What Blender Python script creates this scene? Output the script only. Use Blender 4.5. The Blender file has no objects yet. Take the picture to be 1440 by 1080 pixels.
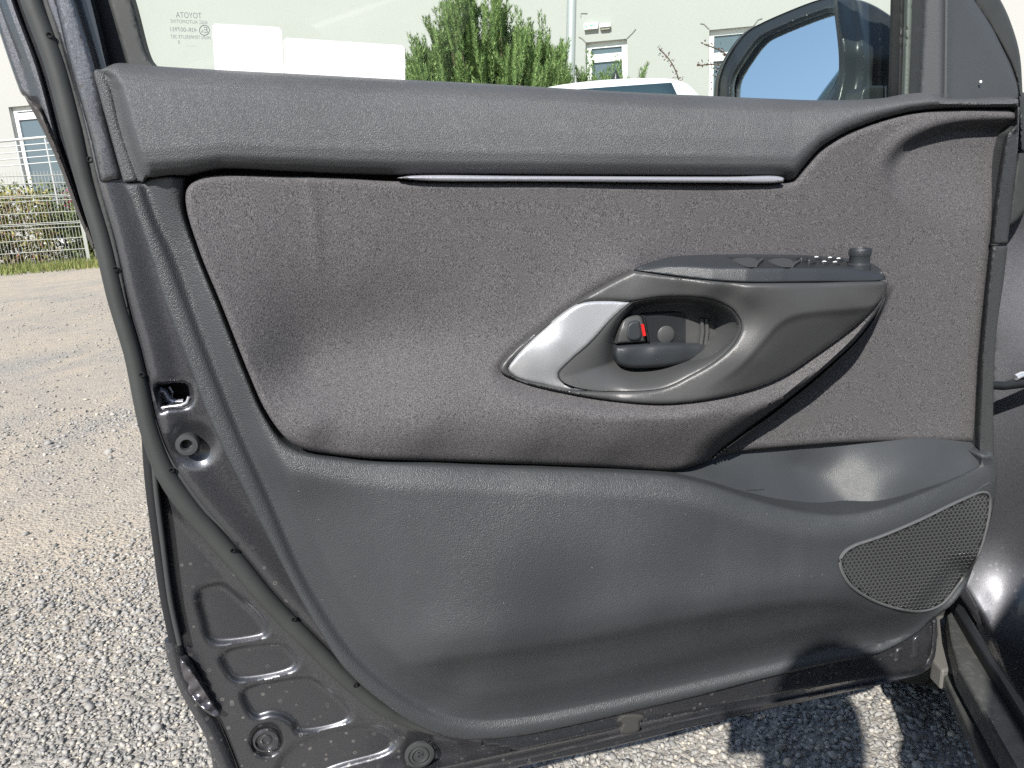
import bpy, bmesh, math, random
import numpy as np
from math import sin, cos, radians, pi
from mathutils import Vector, Matrix
from mathutils.geometry import delaunay_2d_cdt
random.seed(7); RNG = np.random.default_rng(11)
S = bpy.context.scene
COL = S.collection

# ------------------------------------------------------------------ camera
HC = 0.90                                   # lens height, the photographer kneels by the open door
PITCH, ROLL = radians(14.5), radians(3.0)
FPX = 1028.0                                # focal length in photo pixels (1440 wide)
CAM = np.array([0, 0, HC])
R0 = np.array([1.0, 0, 0]); D0 = np.array([0, -sin(PITCH), -cos(PITCH)]); FW = np.array([0, cos(PITCH), -sin(PITCH)])
RI = cos(ROLL) * R0 + sin(ROLL) * D0
DI = -sin(ROLL) * R0 + cos(ROLL) * D0
cd = bpy.data.cameras.new('camera'); cam = bpy.data.objects.new('camera', cd); COL.objects.link(cam)
cd.sensor_width = 36; cd.lens = 36 * FPX / 1440; cd.clip_start = 0.01; cd.clip_end = 2000
cam.matrix_world = Matrix(((RI[0], -DI[0], -FW[0], 0), (RI[1], -DI[1], -FW[1], 0), (RI[2], -DI[2], -FW[2], HC), (0, 0, 0, 1)))
S.camera = cam

# ------------------------------------------------------------------ light
SUN_EL, SUN_AZ = radians(39.2), radians(18.5)     # behind the camera, to its left
to_sun = Vector((-sin(SUN_AZ) * cos(SUN_EL), -cos(SUN_AZ) * cos(SUN_EL), sin(SUN_EL)))
W = bpy.data.worlds.new('World'); S.world = W; W.use_nodes = True
nt = W.node_tree; bg = nt.nodes['Background']
sky = nt.nodes.new('ShaderNodeTexSky'); sky.sky_type = 'NISHITA'; sky.sun_disc = False
sky.sun_elevation = SUN_EL; sky.sun_rotation = math.atan2(to_sun.x, to_sun.y)
sky.air_density = 1.0; sky.dust_density = 0.6; sky.ozone_density = 1.2
nt.links.new(sky.outputs[0], bg.inputs[0]); bg.inputs[1].default_value = 0.09
sl = bpy.data.lights.new('sun', 'SUN'); sl.energy = 4.5; sl.angle = radians(0.55); sl.color = (1, 0.955, 0.89)
so = bpy.data.objects.new('sun', sl); COL.objects.link(so)
so.rotation_euler = to_sun.to_track_quat('Z', 'Y').to_euler()
S.view_settings.view_transform = 'Standard'; S.view_settings.look = 'None'
S.view_settings.exposure = 0.72; S.view_settings.gamma = 1.0; S.view_settings.use_curve_mapping = False
S.render.engine = 'CYCLES'
S.cycles.use_denoising = False
S.cycles.sample_clamp_indirect = 3.0; S.cycles.max_bounces = 8; S.cycles.transparent_max_bounces = 12
S.cycles.caustics_reflective = False; S.cycles.caustics_refractive = False

# ------------------------------------------------------------------ geometry of the place
def ray(x, y):
    x = np.asarray(x, float) - 720; y = np.asarray(y, float) - 540
    return x[..., None] * RI + y[..., None] * DI + FPX * FW
YAW, DD = radians(12.5), 0.70               # the open door stands turned away to the right
EU = np.array([cos(YAW), sin(YAW), 0]); NN = np.array([sin(YAW), -cos(YAW), 0])
def P(x, y, w=0.0):                         # point on the plane w metres in front of the door's inner sheet
    d = ray(x, y); t = (-DD * cos(YAW) + np.asarray(w)) / (d @ NN)
    return CAM + d * t[..., None]
def PZ(x, y, z):                            # point at height z
    d = ray(x, y); t = (z - HC) / d[..., 2]
    return CAM + d * t[..., None]
def PY(x, y, Y):                            # point at forward distance Y
    d = ray(x, y); return CAM + d * (Y / d[..., 1])[..., None]
DOOR0 = np.array([0, DD, 0.28])
class Frame:
    def __init__(s, loc, rz): s.loc = np.array(loc, float); s.rz = rz
    def inv(s, X):
        X = np.asarray(X) - s.loc; c, q = cos(s.rz), sin(s.rz)
        return np.stack([X[..., 0] * c + X[..., 1] * q, -X[..., 0] * q + X[..., 1] * c, X[..., 2]], -1)
FR = {}
def thing(name, label, cat, loc=(0, 0, 0), rz=0.0, group=None, kind=None):
    o = bpy.data.objects.new(name, None); COL.objects.link(o); o.location = loc; o.rotation_euler = (0, 0, rz)
    o.empty_display_size = 0.1
    o['label'] = label; o['category'] = cat
    if group: o['group'] = group
    if kind: o['kind'] = kind
    FR[o.name] = Frame(loc, rz)
    return o
def frame_of(o):
    while o is not None:
        if o.name in FR: return FR[o.name]
        o = o.parent
    return None
def mesh(name, verts, faces, mat, parent=None, smooth=True, world=True, sharp=None):
    verts = np.asarray(verts, float)
    f = frame_of(parent)
    if f is not None and world: verts = f.inv(verts)
    me = bpy.data.meshes.new(name)
    me.from_pydata(verts.tolist(), [], [list(map(int, q)) for q in faces])
    me.validate()
    if smooth:
        me.polygons.foreach_set('use_smooth', [True] * len(me.polygons))
        if sharp is not None: me.set_sharp_from_angle(angle=radians(sharp))
    me.materials.append(mat)
    o = bpy.data.objects.new(name, me); COL.objects.link(o)
    if parent is not None: o.parent = parent
    return o
def tag(o, label=None, cat=None, group=None, kind=None):
    if label: o['label'] = label
    if cat: o['category'] = cat
    if group: o['group'] = group
    if kind: o['kind'] = kind
    return o

# --- 2-D curves in photo pixels
def curve(pts, step=5.0, closed=True):
    n = len(pts); out = []
    sh = [len(p) > 2 and p[2] for p in pts]
    q = np.array([[p[0], p[1]] for p in pts], float)
    rng = n if closed else n - 1
    for i in range(rng):
        p1, p2 = q[i], q[(i + 1) % n]
        p0 = q[(i - 1) % n] if (closed or i > 0) else p1
        p3 = q[(i + 2) % n] if (closed or i + 2 < n) else p2
        if sh[i]: p0 = p1 - (p2 - p1)
        if sh[(i + 1) % n]: p3 = p2 + (p2 - p1)
        L = np.linalg.norm(p2 - p1); k = max(1, int(round(L / step)))
        a = max(np.linalg.norm(p1 - p0), 1e-6) ** .5; b = max(L, 1e-6) ** .5; c = max(np.linalg.norm(p3 - p2), 1e-6) ** .5
        m1 = (p2 - p1) + b * ((p1 - p0) / a - (p2 - p0) / (a + b)) if a > 1e-3 else p2 - p1
        m2 = (p2 - p1) + b * ((p3 - p2) / c - (p3 - p1) / (b + c)) if c > 1e-3 else p2 - p1
        for j in range(k):
            t = j / k
            out.append((2*t**3 - 3*t**2 + 1) * p1 + (t**3 - 2*t**2 + t) * m1 + (-2*t**3 + 3*t**2) * p2 + (t**3 - t**2) * m2)
    if not closed: out.append(q[-1])
    return np.array(out)
def seg_dist(pts, poly, closed=True):
    pts = np.asarray(pts, np.float32); poly = np.asarray(poly, np.float32); a = poly; b = np.roll(poly, -1, 0)
    if not closed: a, b = poly[:-1], poly[1:]
    ax, ay = a[:, 0], a[:, 1]; bx, by = b[:, 0] - ax, b[:, 1] - ay; iL = 1 / np.maximum(bx * bx + by * by, 1e-9)
    best = np.empty(len(pts), np.float32)
    for i0 in range(0, len(pts), 600):
        dx = pts[i0:i0 + 600, 0, None] - ax; dy = pts[i0:i0 + 600, 1, None] - ay
        t = (dx * bx + dy * by) * iL; np.maximum(t, 0, out=t); np.minimum(t, 1, out=t)
        dx -= t * bx; dy -= t * by
        best[i0:i0 + 600] = (dx * dx + dy * dy).min(1)
    return np.sqrt(best).astype(float)
def inside(pts, poly):
    x, y = np.asarray(pts)[:, 0], np.asarray(pts)[:, 1]; c = np.zeros(len(x), bool)
    for (x0, y0), (x1, y1) in zip(poly, np.roll(poly, -1, 0)):
        if y0 == y1: continue
        c ^= ((y0 > y) != (y1 > y)) & (x < (x1 - x0) / (y1 - y0) * (y - y0) + x0)
    return c
def sdist(pts, poly):                        # positive inside
    d = seg_dist(pts, poly); return np.where(inside(pts, poly), d, -d)
def sstep(a, b, x):
    t = np.clip((x - a) / (b - a), 0, 1); return t * t * (3 - 2 * t)
def rbf(ctrl):                               # thin-plate surface through (x, y, millimetres)
    c = np.array(ctrl, float); X = c[:, :2] / 500; v = c[:, 2] / 1000
    def K(r2): return np.where(r2 > 0, r2 * np.log(np.maximum(r2, 1e-12)), 0)
    n = len(c); A = np.zeros((n + 3, n + 3))
    A[:n, :n] = K(((X[:, None] - X[None]) ** 2).sum(-1)) + np.eye(n) * 2e-3
    A[:n, n] = 1; A[:n, n + 1:] = X; A[n, :n] = 1; A[n + 1:, :n] = X.T
    s = np.linalg.solve(A, np.concatenate([v, [0, 0, 0]]))
    def f(p):
        p = np.asarray(p, float) / 500
        k = K(((p[:, None] - X[None]) ** 2).sum(-1))
        return k @ s[:n] + s[n] + p @ s[n + 1:]
    return f
def const(mm): return lambda p: np.full(len(p), mm / 1000.0)

def patch(name, out, wf, mat, parent, sp=6.0, rim=None, skirt=12.0, holes=(), fine=None, place=P, sharp=None, closed_curve=None, feats=()):
    """a moulded sheet: outline in photo pixels, height wf over the door plane, rolled edge and a skirt that gives it thickness"""
    C = curve(out, sp) if closed_curve is None else closed_curve
    H = [curve(h, sp * .8) for h in holes]
    lo, hi = C.min(0), C.max(0)
    gx, gy = np.meshgrid(np.arange(lo[0], hi[0], sp), np.arange(lo[1], hi[1], sp * .9))
    gx = gx + (np.arange(gx.shape[0]) % 2)[:, None] * sp * .5
    pts = [np.stack([gx.ravel(), gy.ravel()], -1)]
    def bd(p):
        d = sdist(p, C)
        for h in H: d = np.minimum(d, -sdist(p, h))
        return d
    d = bd(pts[0]); pts[0] = pts[0][d > sp * .45]
    f = fine or (rim[0] if rim else 0)
    if f:                                    # denser points along the rolled edge
        s2 = max(f / 4.0, 1.3)
        for lay in (0.25, 0.55, 0.95):
            for B in [C] + H:
                nb = np.roll(B, -1, 0) - np.roll(B, 1, 0); nl = np.linalg.norm(nb, axis=1); nl[nl == 0] = 1
                nr = np.stack([-nb[:, 1], nb[:, 0]], -1) / nl[:, None]
                for sg in (1, -1):
                    q = B + nr * sg * f * lay
                    dq = bd(q); q = q[dq > f * lay * .8]
                    pts.append(q)
    for fc, offs in feats:                   # rows of points along creases so that they stay clean
        nb_ = np.gradient(fc, axis=0); nl = np.linalg.norm(nb_, axis=1); nl[nl == 0] = 1; nr = np.stack([-nb_[:, 1], nb_[:, 0]], -1) / nl[:, None]
        dmin = seg_dist(pts[0], fc, False) if len(pts[0]) else None
        pts[0] = pts[0][dmin > max(np.abs(offs)) + sp * .3]
        for of in offs:
            q = fc + nr * of; pts.append(q[bd(q) > .8])
    allp = np.concatenate([C] + H + pts); nb = len(C)
    edges = [(i, (i + 1) % nb) for i in range(nb)]; o0 = nb
    for h in H:
        edges += [(o0 + i, o0 + (i + 1) % len(h)) for i in range(len(h))]; o0 += len(h)
    v2, _, f2, _, _, _ = delaunay_2d_cdt([Vector(p) for p in allp], edges, [], 0, 1e-4)
    v2 = np.array([[v.x, v.y] for v in v2]); f2 = np.array([t for t in f2 if len(t) == 3])
    cen = v2[f2].mean(1); ok = inside(cen, C)
    for h in H: ok &= ~inside(cen, h)
    f2 = f2[ok]
    w = wf(v2)
    dist = np.maximum(bd(v2), 0)
    if rim:
        r, dep = rim; k = 1 - np.clip(dist / r, 0, 1); w = w - dep / 1000 * (1 - np.sqrt(np.maximum(1 - k * k, 0)))
    X = place(v2[:, 0], v2[:, 1], w)
    a, b, c = X[f2[:, 0]], X[f2[:, 1]], X[f2[:, 2]]
    flip = (np.cross(b - a, c - a) * (CAM - a)).sum(-1) < 0
    f2[flip] = f2[flip][:, ::-1]
    faces = f2.tolist(); V = X.tolist()
    if skirt:
        cnt = {}
        for t in faces:
            for i in range(3): cnt[(t[i], t[(i + 1) % 3])] = 1
        bdry = [(i, j) for (i, j) in cnt if (j, i) not in cnt]
        m = {}
        def back(i):
            if i not in m: m[i] = len(V); V.append((np.array(V[i]) - NN * skirt / 1000).tolist())
            return m[i]
        for i, j in bdry: faces.append((j, i, back(i), back(j)))
    return mesh(name, V, faces, mat, parent, sharp=sharp if sharp else (50 if skirt else None))

def tube_pts(path, rad, seg=10, cap=True):
    """swept tube through world points; rad scalar or list"""
    path = np.asarray(path, float); n = len(path); rad = np.broadcast_to(np.asarray(rad, float), (n,))
    V = []; F = []
    up = np.array([0, 0, 1.0])
    for i in range(n):
        t = path[min(i + 1, n - 1)] - path[max(i - 1, 0)]; t = t / (np.linalg.norm(t) + 1e-12)
        u = up if abs(t @ up) < .95 else np.array([1.0, 0, 0])
        a = np.cross(t, u); a /= np.linalg.norm(a); b = np.cross(a, t)
        for k in range(seg):
            th = 2 * pi * k / seg; V.append(path[i] + rad[i] * (cos(th) * a + sin(th) * b))
    for i in range(n - 1):
        for k in range(seg):
            F.append((i * seg + k, (i + 1) * seg + k, (i + 1) * seg + (k + 1) % seg, i * seg + (k + 1) % seg))
    if cap: F.append(tuple(range(seg))[::1]); F.append(tuple(range((n - 1) * seg, n * seg))[::-1])
    return V, F
def tube(name, path, rad, mat, parent=None, seg=10): 
    V, F = tube_pts(path, rad, seg); return mesh(name, V, F, mat, parent, sharp=50)
def join(parts):
    V = []; F = []
    for v, f in parts:
        o = len(V); V += list(v); F += [tuple(i + o for i in q) for q in f]
    return V, F
def box_vf(c, s, rz=0.0):
    c = np.array(c, float); V = []
    for x in (-.5, .5):
        for y in (-.5, .5):
            for z in (-.5, .5):
                a, b = x * s[0], y * s[1]; V.append(c + np.array([a * cos(rz) - b * sin(rz), a * sin(rz) + b * cos(rz), z * s[2]]))
    return V, [(0, 1, 3, 2), (4, 6, 7, 5), (0, 4, 5, 1), (2, 3, 7, 6), (0, 2, 6, 4), (1, 5, 7, 3)]
def lathe(name, centre, axis, prof, mat, parent, seg=28):
    """prof: (radius, along-axis) pairs"""
    ax = np.array(axis, float); ax /= np.linalg.norm(ax); u = np.array([0, 0, 1.0]) if abs(ax[2]) < .9 else np.array([1.0, 0, 0])
    a = np.cross(ax, u); a /= np.linalg.norm(a); b = np.cross(ax, a); V = []; F = []
    for r, h in prof:
        for k in range(seg):
            th = 2 * pi * k / seg; V.append(np.array(centre) + ax * h + max(r, 1e-5) * (cos(th) * a + sin(th) * b))
    for i in range(len(prof) - 1):
        for k in range(seg): F.append((i * seg + k, i * seg + (k + 1) % seg, (i + 1) * seg + (k + 1) % seg, (i + 1) * seg + k))
    if prof[0][0] > 1e-4: F.append(tuple(range(seg))[::-1])
    if prof[-1][0] > 1e-4: F.append(tuple(range((len(prof) - 1) * seg, len(prof) * seg)))
    return mesh(name, V, F, mat, parent, sharp=40)

# ------------------------------------------------------------------ materials
def M(name, col, rough=.5, metal=0.0, spec=.5, coat=0.0, coat_r=.1, sheen=0.0):
    m = bpy.data.materials.new(name); m.use_nodes = True; b = m.node_tree.nodes['Principled BSDF']
    b.inputs['Base Color'].default_value = (*col, 1); b.inputs['Roughness'].default_value = rough; b.inputs['Metallic'].default_value = metal
    b.inputs['Specular IOR Level'].default_value = spec; b.inputs['Coat Weight'].default_value = coat; b.inputs['Coat Roughness'].default_value = coat_r
    b.inputs['Sheen Weight'].default_value = sheen
    return m
def nodes(m): return m.node_tree.nodes, m.node_tree.links, m.node_tree.nodes['Principled BSDF']
def coords(m, scale=(1, 1, 1), kind='Object'):
    N, L, b = nodes(m); t = N.new('ShaderNodeTexCoord'); mp = N.new('ShaderNodeMapping'); mp.inputs['Scale'].default_value = scale
    L.new(t.outputs[kind], mp.inputs[0]); return mp.outputs[0]
def noise(m, vec, scale, detail=3, rough=.55, dist=0.0):
    N, L, b = nodes(m); n = N.new('ShaderNodeTexNoise'); n.inputs['Scale'].default_value = scale; n.inputs['Detail'].default_value = detail
    n.inputs['Roughness'].default_value = rough; n.inputs['Distortion'].default_value = dist; L.new(vec, n.inputs['Vector']); return n.outputs['Fac']
def voro(m, vec, scale, feature='F1', rand=1.0):
    N, L, b = nodes(m); n = N.new('ShaderNodeTexVoronoi'); n.feature = feature; n.inputs['Scale'].default_value = scale
    n.inputs['Randomness'].default_value = rand; L.new(vec, n.inputs['Vector']); return n
def ramp(m, fac, stops):
    N, L, b = nodes(m); r = N.new('ShaderNodeValToRGB'); e = r.color_ramp.elements
    while len(e) < len(stops): e.new(.5)
    for el, (p, c) in zip(e, stops):
        el.position = p; el.color = (*c, 1) if isinstance(c, tuple) else (c, c, c, 1)
    L.new(fac, r.inputs[0]); return r.outputs[0]
def math_(m, op, a, b=0.0, c=None):
    N, L, _ = nodes(m); n = N.new('ShaderNodeMath'); n.operation = op
    for i, v in enumerate((a, b) if c is None else (a, b, c)):
        if isinstance(v, (int, float)): n.inputs[i].default_value = v
        else: L.new(v, n.inputs[i])
    return n.outputs[0]
def mixc(m, fac, a, b):
    N, L, _ = nodes(m); n = N.new('ShaderNodeMix'); n.data_type = 'RGBA'
    if isinstance(fac, (int, float)): n.inputs[0].default_value = fac
    else: L.new(fac, n.inputs[0])
    for i, v in ((6, a), (7, b)):
        if isinstance(v, tuple): n.inputs[i].default_value = (*v, 1)
        else: L.new(v, n.inputs[i])
    return n.outputs[2]
def bump(m, h, strength=.3, dist=.001, prev=None):
    N, L, b = nodes(m); n = N.new('ShaderNodeBump'); n.inputs['Strength'].default_value = strength; n.inputs['Distance'].default_value = dist
    L.new(h, n.inputs['Height'])
    if prev is not None: L.new(prev, n.inputs['Normal'])
    L.new(n.outputs[0], b.inputs['Normal']); return n.outputs[0]
def setc(m, c): N, L, b = nodes(m); L.new(c, b.inputs['Base Color'])
def setr(m, c): N, L, b = nodes(m); L.new(c, b.inputs['Roughness'])

def grain_plastic(name, col, rough, scale, strength, stretch=(1, 1, 1), streak=False):
    m = M(name, col, rough, spec=.45)
    v = coords(m, stretch); w0 = noise(m, v, 60, 2)
    N, L, b = nodes(m)
    ad = N.new('ShaderNodeVectorMath'); ad.operation = 'MULTIPLY_ADD'; L.new(v, ad.inputs[0]); ad.inputs[1].default_value = (1, 1, 1)
    cmb = N.new('ShaderNodeCombineXYZ'); k = math_(m, 'MULTIPLY', w0, .004)
    for i in range(3): L.new(k, cmb.inputs[i])
    L.new(cmb.outputs[0], ad.inputs[2])
    vo = voro(m, ad.outputs[0], scale, 'SMOOTH_F1'); vo.inputs['Smoothness'].default_value = .35
    fine = noise(m, v, scale * 2.2, 2)
    h = math_(m, 'ADD', math_(m, 'MULTIPLY', vo.outputs['Distance'], -1.0), math_(m, 'MULTIPLY', fine, .35))
    bump(m, h, strength, .0012)
    big = noise(m, coords(m), 5.5, 4); c2 = tuple(min(1, x * 1.22 + .004) for x in col)
    cc = mixc(m, ramp(m, big, [(.38, 0.0), (.7, 1.0)]), col, c2)
    if streak:                               # faint wiping marks left in the dust
        t = N.new('ShaderNodeMapping'); t.inputs['Rotation'].default_value = (0, radians(-20), 0); t.inputs['Scale'].default_value = (17, 1, 2.6); tc = N.new('ShaderNodeTexCoord'); L.new(tc.outputs['Object'], t.inputs[0])
        cc = mixc(m, ramp(m, noise(m, t.outputs[0], 1.0, 3), [(.5, 0.0), (.78, .2)]), cc, tuple(x * 1.7 for x in col))
        vo3 = voro(m, coords(m), 70); lint = ramp(m, vo3.outputs['Distance'], [(.02, .8), (.05, 0.0)]); cc = mixc(m, lint, cc, (.22, .22, .21))
    setc(m, cc)
    setr(m, math_(m, 'ADD', math_(m, 'MULTIPLY', noise(m, coords(m), 18, 4), .16), rough - .08))
    return m
mat_belt = grain_plastic('belt_leathergrain', (.064, .067, .071), .43, 1100, .5, (1.7, 1, .7))
mat_lower = grain_plastic('lower_leathergrain', (.0415, .0455, .0495), .41, 980, .45, streak=True)
mat_frame = grain_plastic('frame_leathergrain', (.05, .053, .055), .43, 900, .40)
mat_pod = grain_plastic('pod_satin_plastic', (.055, .0565, .058), .38, 1500, .10)
mat_pocket = grain_plastic('pocket_plastic', (.043, .0475, .052), .44, 1300, .2)
mat_switch = grain_plastic('switch_plastic', (.028, .032, .037), .42, 1400, .22)
mat_button = M('button_plastic', (.02, .022, .025), .38)
mat_pillar = grain_plastic('pillar_garnish_plastic', (.052, .056, .06), .5, 1500, .12)
mat_grille = M('grille_plastic', (.10, .104, .107), .36)
mat_void = M('cavity_black', (.006, .006, .007), .8)
mat_rubber = M('rubber_seal', (.055, .06, .06), .62)
v = coords(mat_rubber); setc(mat_rubber, mixc(mat_rubber, noise(mat_rubber, v, 30, 4), (.026, .029, .029), (.048, .052, .051))); bump(mat_rubber, noise(mat_rubber, v, 700, 2), .1, .0005)
mat_rubber_dark = M('black_rubber', (.012, .013, .015), .5)
mat_grommet = M('grommet_rubber', (.045, .048, .05), .5)

mat_fabric = M('woven_fabric', (.1, .095, .1), .95, spec=.12)
mf = mat_fabric; v = coords(mf)
rot = nodes(mf)[0].new('ShaderNodeMapping'); rot.inputs['Rotation'].default_value = (0, radians(38), 0); rot.inputs['Scale'].default_value = (1.9, 1, .75); nodes(mf)[1].new(v, rot.inputs[0]); n1 = noise(mf, rot.outputs[0], 1150, 1, .6); n2 = noise(mf, v, 9, 3)
N, L, B = nodes(mf)
wv = N.new('ShaderNodeTexWave'); wv.inputs['Scale'].default_value = 260; wv.inputs['Distortion'].default_value = 3.0; wv.inputs['Detail'].default_value = 1; wv.inputs['Detail Scale'].default_value = 2
wv.bands_direction = 'DIAGONAL'; L.new(v, wv.inputs[0])
base = mixc(mf, ramp(mf, n1, [(.34, 0.0), (.66, 1.0)]), (.028, .0275, .0295), (.188, .184, .190))
base = mixc(mf, math_(mf, 'MULTIPLY', n2, .35), base, (.07, .067, .072))
setc(mf, base); bump(mf, math_(mf, 'ADD', n1, math_(mf, 'MULTIPLY', wv.outputs['Fac'], .3)), .6, .0008)

def paint(name, spots, rg=.36):
    m = M(name, (.1, .094, .1), rg, .8, .5, coat=.55, coat_r=.09)
    v = coords(m); fl = noise(m, v, 1500, 1)
    c = mixc(m, ramp(m, fl, [(.35, 0.0), (.75, 1.0)]), (.070, .072, .081), (.178, .182, .198))
    c = mixc(m, ramp(m, noise(m, v, 7, 4), [(.5, 0.0), (.8, .35)]), c, (.10, .10, .105))
    if spots:
        vo = voro(m, v, 130); d = vo.outputs['Distance']
        ring = ramp(m, d, [(.10, .0), (.17, .7), (.23, .85), (.30, 0.0)])
        N, L, b = nodes(m); sep = N.new('ShaderNodeSeparateColor'); L.new(vo.outputs['Color'], sep.inputs[0])
        sel = ramp(m, sep.outputs[0], [(.70, 0.0), (.76, .7)])
        area = ramp(m, noise(m, v, 9, 2), [(.36, 0.0), (.55, 1.0)])
        sz = N.new('ShaderNodeSeparateXYZ'); L.new(v, sz.inputs[0]); low = ramp(m, sz.outputs[2], [(.22, 1.0), (.42, .08)])
        k = math_(m, 'MULTIPLY', math_(m, 'MULTIPLY', ring, sel), math_(m, 'MULTIPLY', area, low))
        dust = ramp(m, noise(m, v, 45, 5, .7), [(.55, 0.0), (.85, .22)])
        c = mixc(m, math_(m, 'MULTIPLY', dust, low), c, (.24, .225, .2))
        c = mixc(m, k, c, (.42, .40, .38))
        setr(m, math_(m, 'ADD', math_(m, 'MULTIPLY', k, .35), rg))
    setc(m, c); return m
mat_paint = paint('grey_metallic_paint', True)
mat_paint2 = paint('grey_metallic_paint_body', True, .43)
mat_paint_gloss = M('painted_glossy_recess', (.03, .032, .036), .18, .2, .5, coat=.6, coat_r=.05)
mat_silver = M('satin_silver', (.74, .76, .79), .30, .7)
setr(mat_silver, math_(mat_silver, 'ADD', math_(mat_silver, 'MULTIPLY', noise(mat_silver, coords(mat_silver), 900, 2), .12), .25))
mat_chrome = M('bright_strip', (.55, .55, .60), .3, .6)
mat_red = M('red_mark', (.6, .02, .02), .4)
mat_white_print = M('white_print', (.8, .82, .82), .5)
mat_print = M('glass_print', (.12, .14, .15), .6)
mat_paper = M('white_card', (.86, .87, .87), .7)
mat_mirror = M('mirror_glass', (.86, .92, .95), .01, 1.0)
mat_black = M('mirror_black_plastic', (.022, .025, .028), .34)
mat_tyre = M('tyre_rubber', (.03, .03, .03), .75)
mat_sill = M('sill_plastic', (.06, .062, .06), .42); setr(mat_sill, math_(mat_sill, 'ADD', math_(mat_sill, 'MULTIPLY', noise(mat_sill, coords(mat_sill), 40, 5), .3), .25))
setc(mat_sill, mixc(mat_sill, ramp(mat_sill, noise(mat_sill, coords(mat_sill), 60, 6, .7), [(.5, 0.0), (.75, .6)]), (.055, .057, .055), (.16, .155, .14)))

def glass_mat(name, tint, refl=.5):
    m = bpy.data.materials.new(name); m.use_nodes = True; N = m.node_tree.nodes; L = m.node_tree.links
    for n in list(N):
        if n.type != 'OUTPUT_MATERIAL': N.remove(n)
    out = [n for n in N if n.type == 'OUTPUT_MATERIAL'][0]
    t = N.new('ShaderNodeBsdfTransparent'); t.inputs[0].default_value = (*tint, 1)
    g = N.new('ShaderNodeBsdfGlossy'); g.inputs['Roughness'].default_value = .02
    fr = N.new('ShaderNodeFresnel'); fr.inputs[0].default_value = 1.45
    mu = N.new('ShaderNodeMath'); mu.operation = 'MULTIPLY'; mu.inputs[1].default_value = refl; L.new(fr.outputs[0], mu.inputs[0])
    mx = N.new('ShaderNodeMixShader'); L.new(mu.outputs[0], mx.inputs[0]); L.new(t.outputs[0], mx.inputs[1]); L.new(g.outputs[0], mx.inputs[2]); L.new(mx.outputs[0], out.inputs[0])
    return m
mat_glass = glass_mat('tinted_window', (.84, .91, .87))

# ------------------------------------------------------------------ ground
mat_ground = M('gravel_ground', (.3, .28, .25), .95)
m = mat_ground; v = coords(m)
vo = voro(m, v, 95); vo2 = voro(m, v, 240)
N, L, B = nodes(m); sc_ = N.new('ShaderNodeSeparateColor'); L.new(vo.outputs['Color'], sc_.inputs[0])
sc2 = N.new('ShaderNodeSeparateColor'); L.new(vo2.outputs['Color'], sc2.inputs[0])
stone = ramp(m, sc_.outputs[0], [(0.0, (.20, .194, .182)), (.5, (.30, .29, .27)), (1.0, (.40, .38, .345))])
sand = mixc(m, sc2.outputs[0], (.385, .335, .265), (.48, .42, .34))
big = noise(m, coords(m, (1, .55, 1)), 1.2, 7, .62, .9)
sy = N.new('ShaderNodeSeparateXYZ'); L.new(v, sy.inputs[0]); far = ramp(m, math_(m, 'MULTIPLY', math_(m, 'ADD', sy.outputs[1], math_(m, 'MULTIPLY', big, .8)), .25), [(.36, .15), (.58, 1.0)])
base = mixc(m, math_(m, 'MULTIPLY', far, ramp(m, big, [(.36, .2), (.56, 1.0)])), stone, sand)
base = mixc(m, ramp(m, noise(m, v, 9, 7, .75), [(.42, 0.0), (.72, .6)]), base, (.25, .235, .21))
setc(m, base)
hh = math_(m, 'ADD', math_(m, 'MULTIPLY', vo.outputs['Distance'], -1.0), math_(m, 'MULTIPLY', vo2.outputs['Distance'], -.4))
bump(m, hh, .8, .006)
g = mesh('ground', [(-400, -60, 0), (400, -60, 0), (400, 600, 0), (-400, 600, 0)], [(0, 1, 2, 3)], mat_ground, smooth=False)
tag(g, 'pale gravel and sand parking ground', kind='structure')

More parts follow.
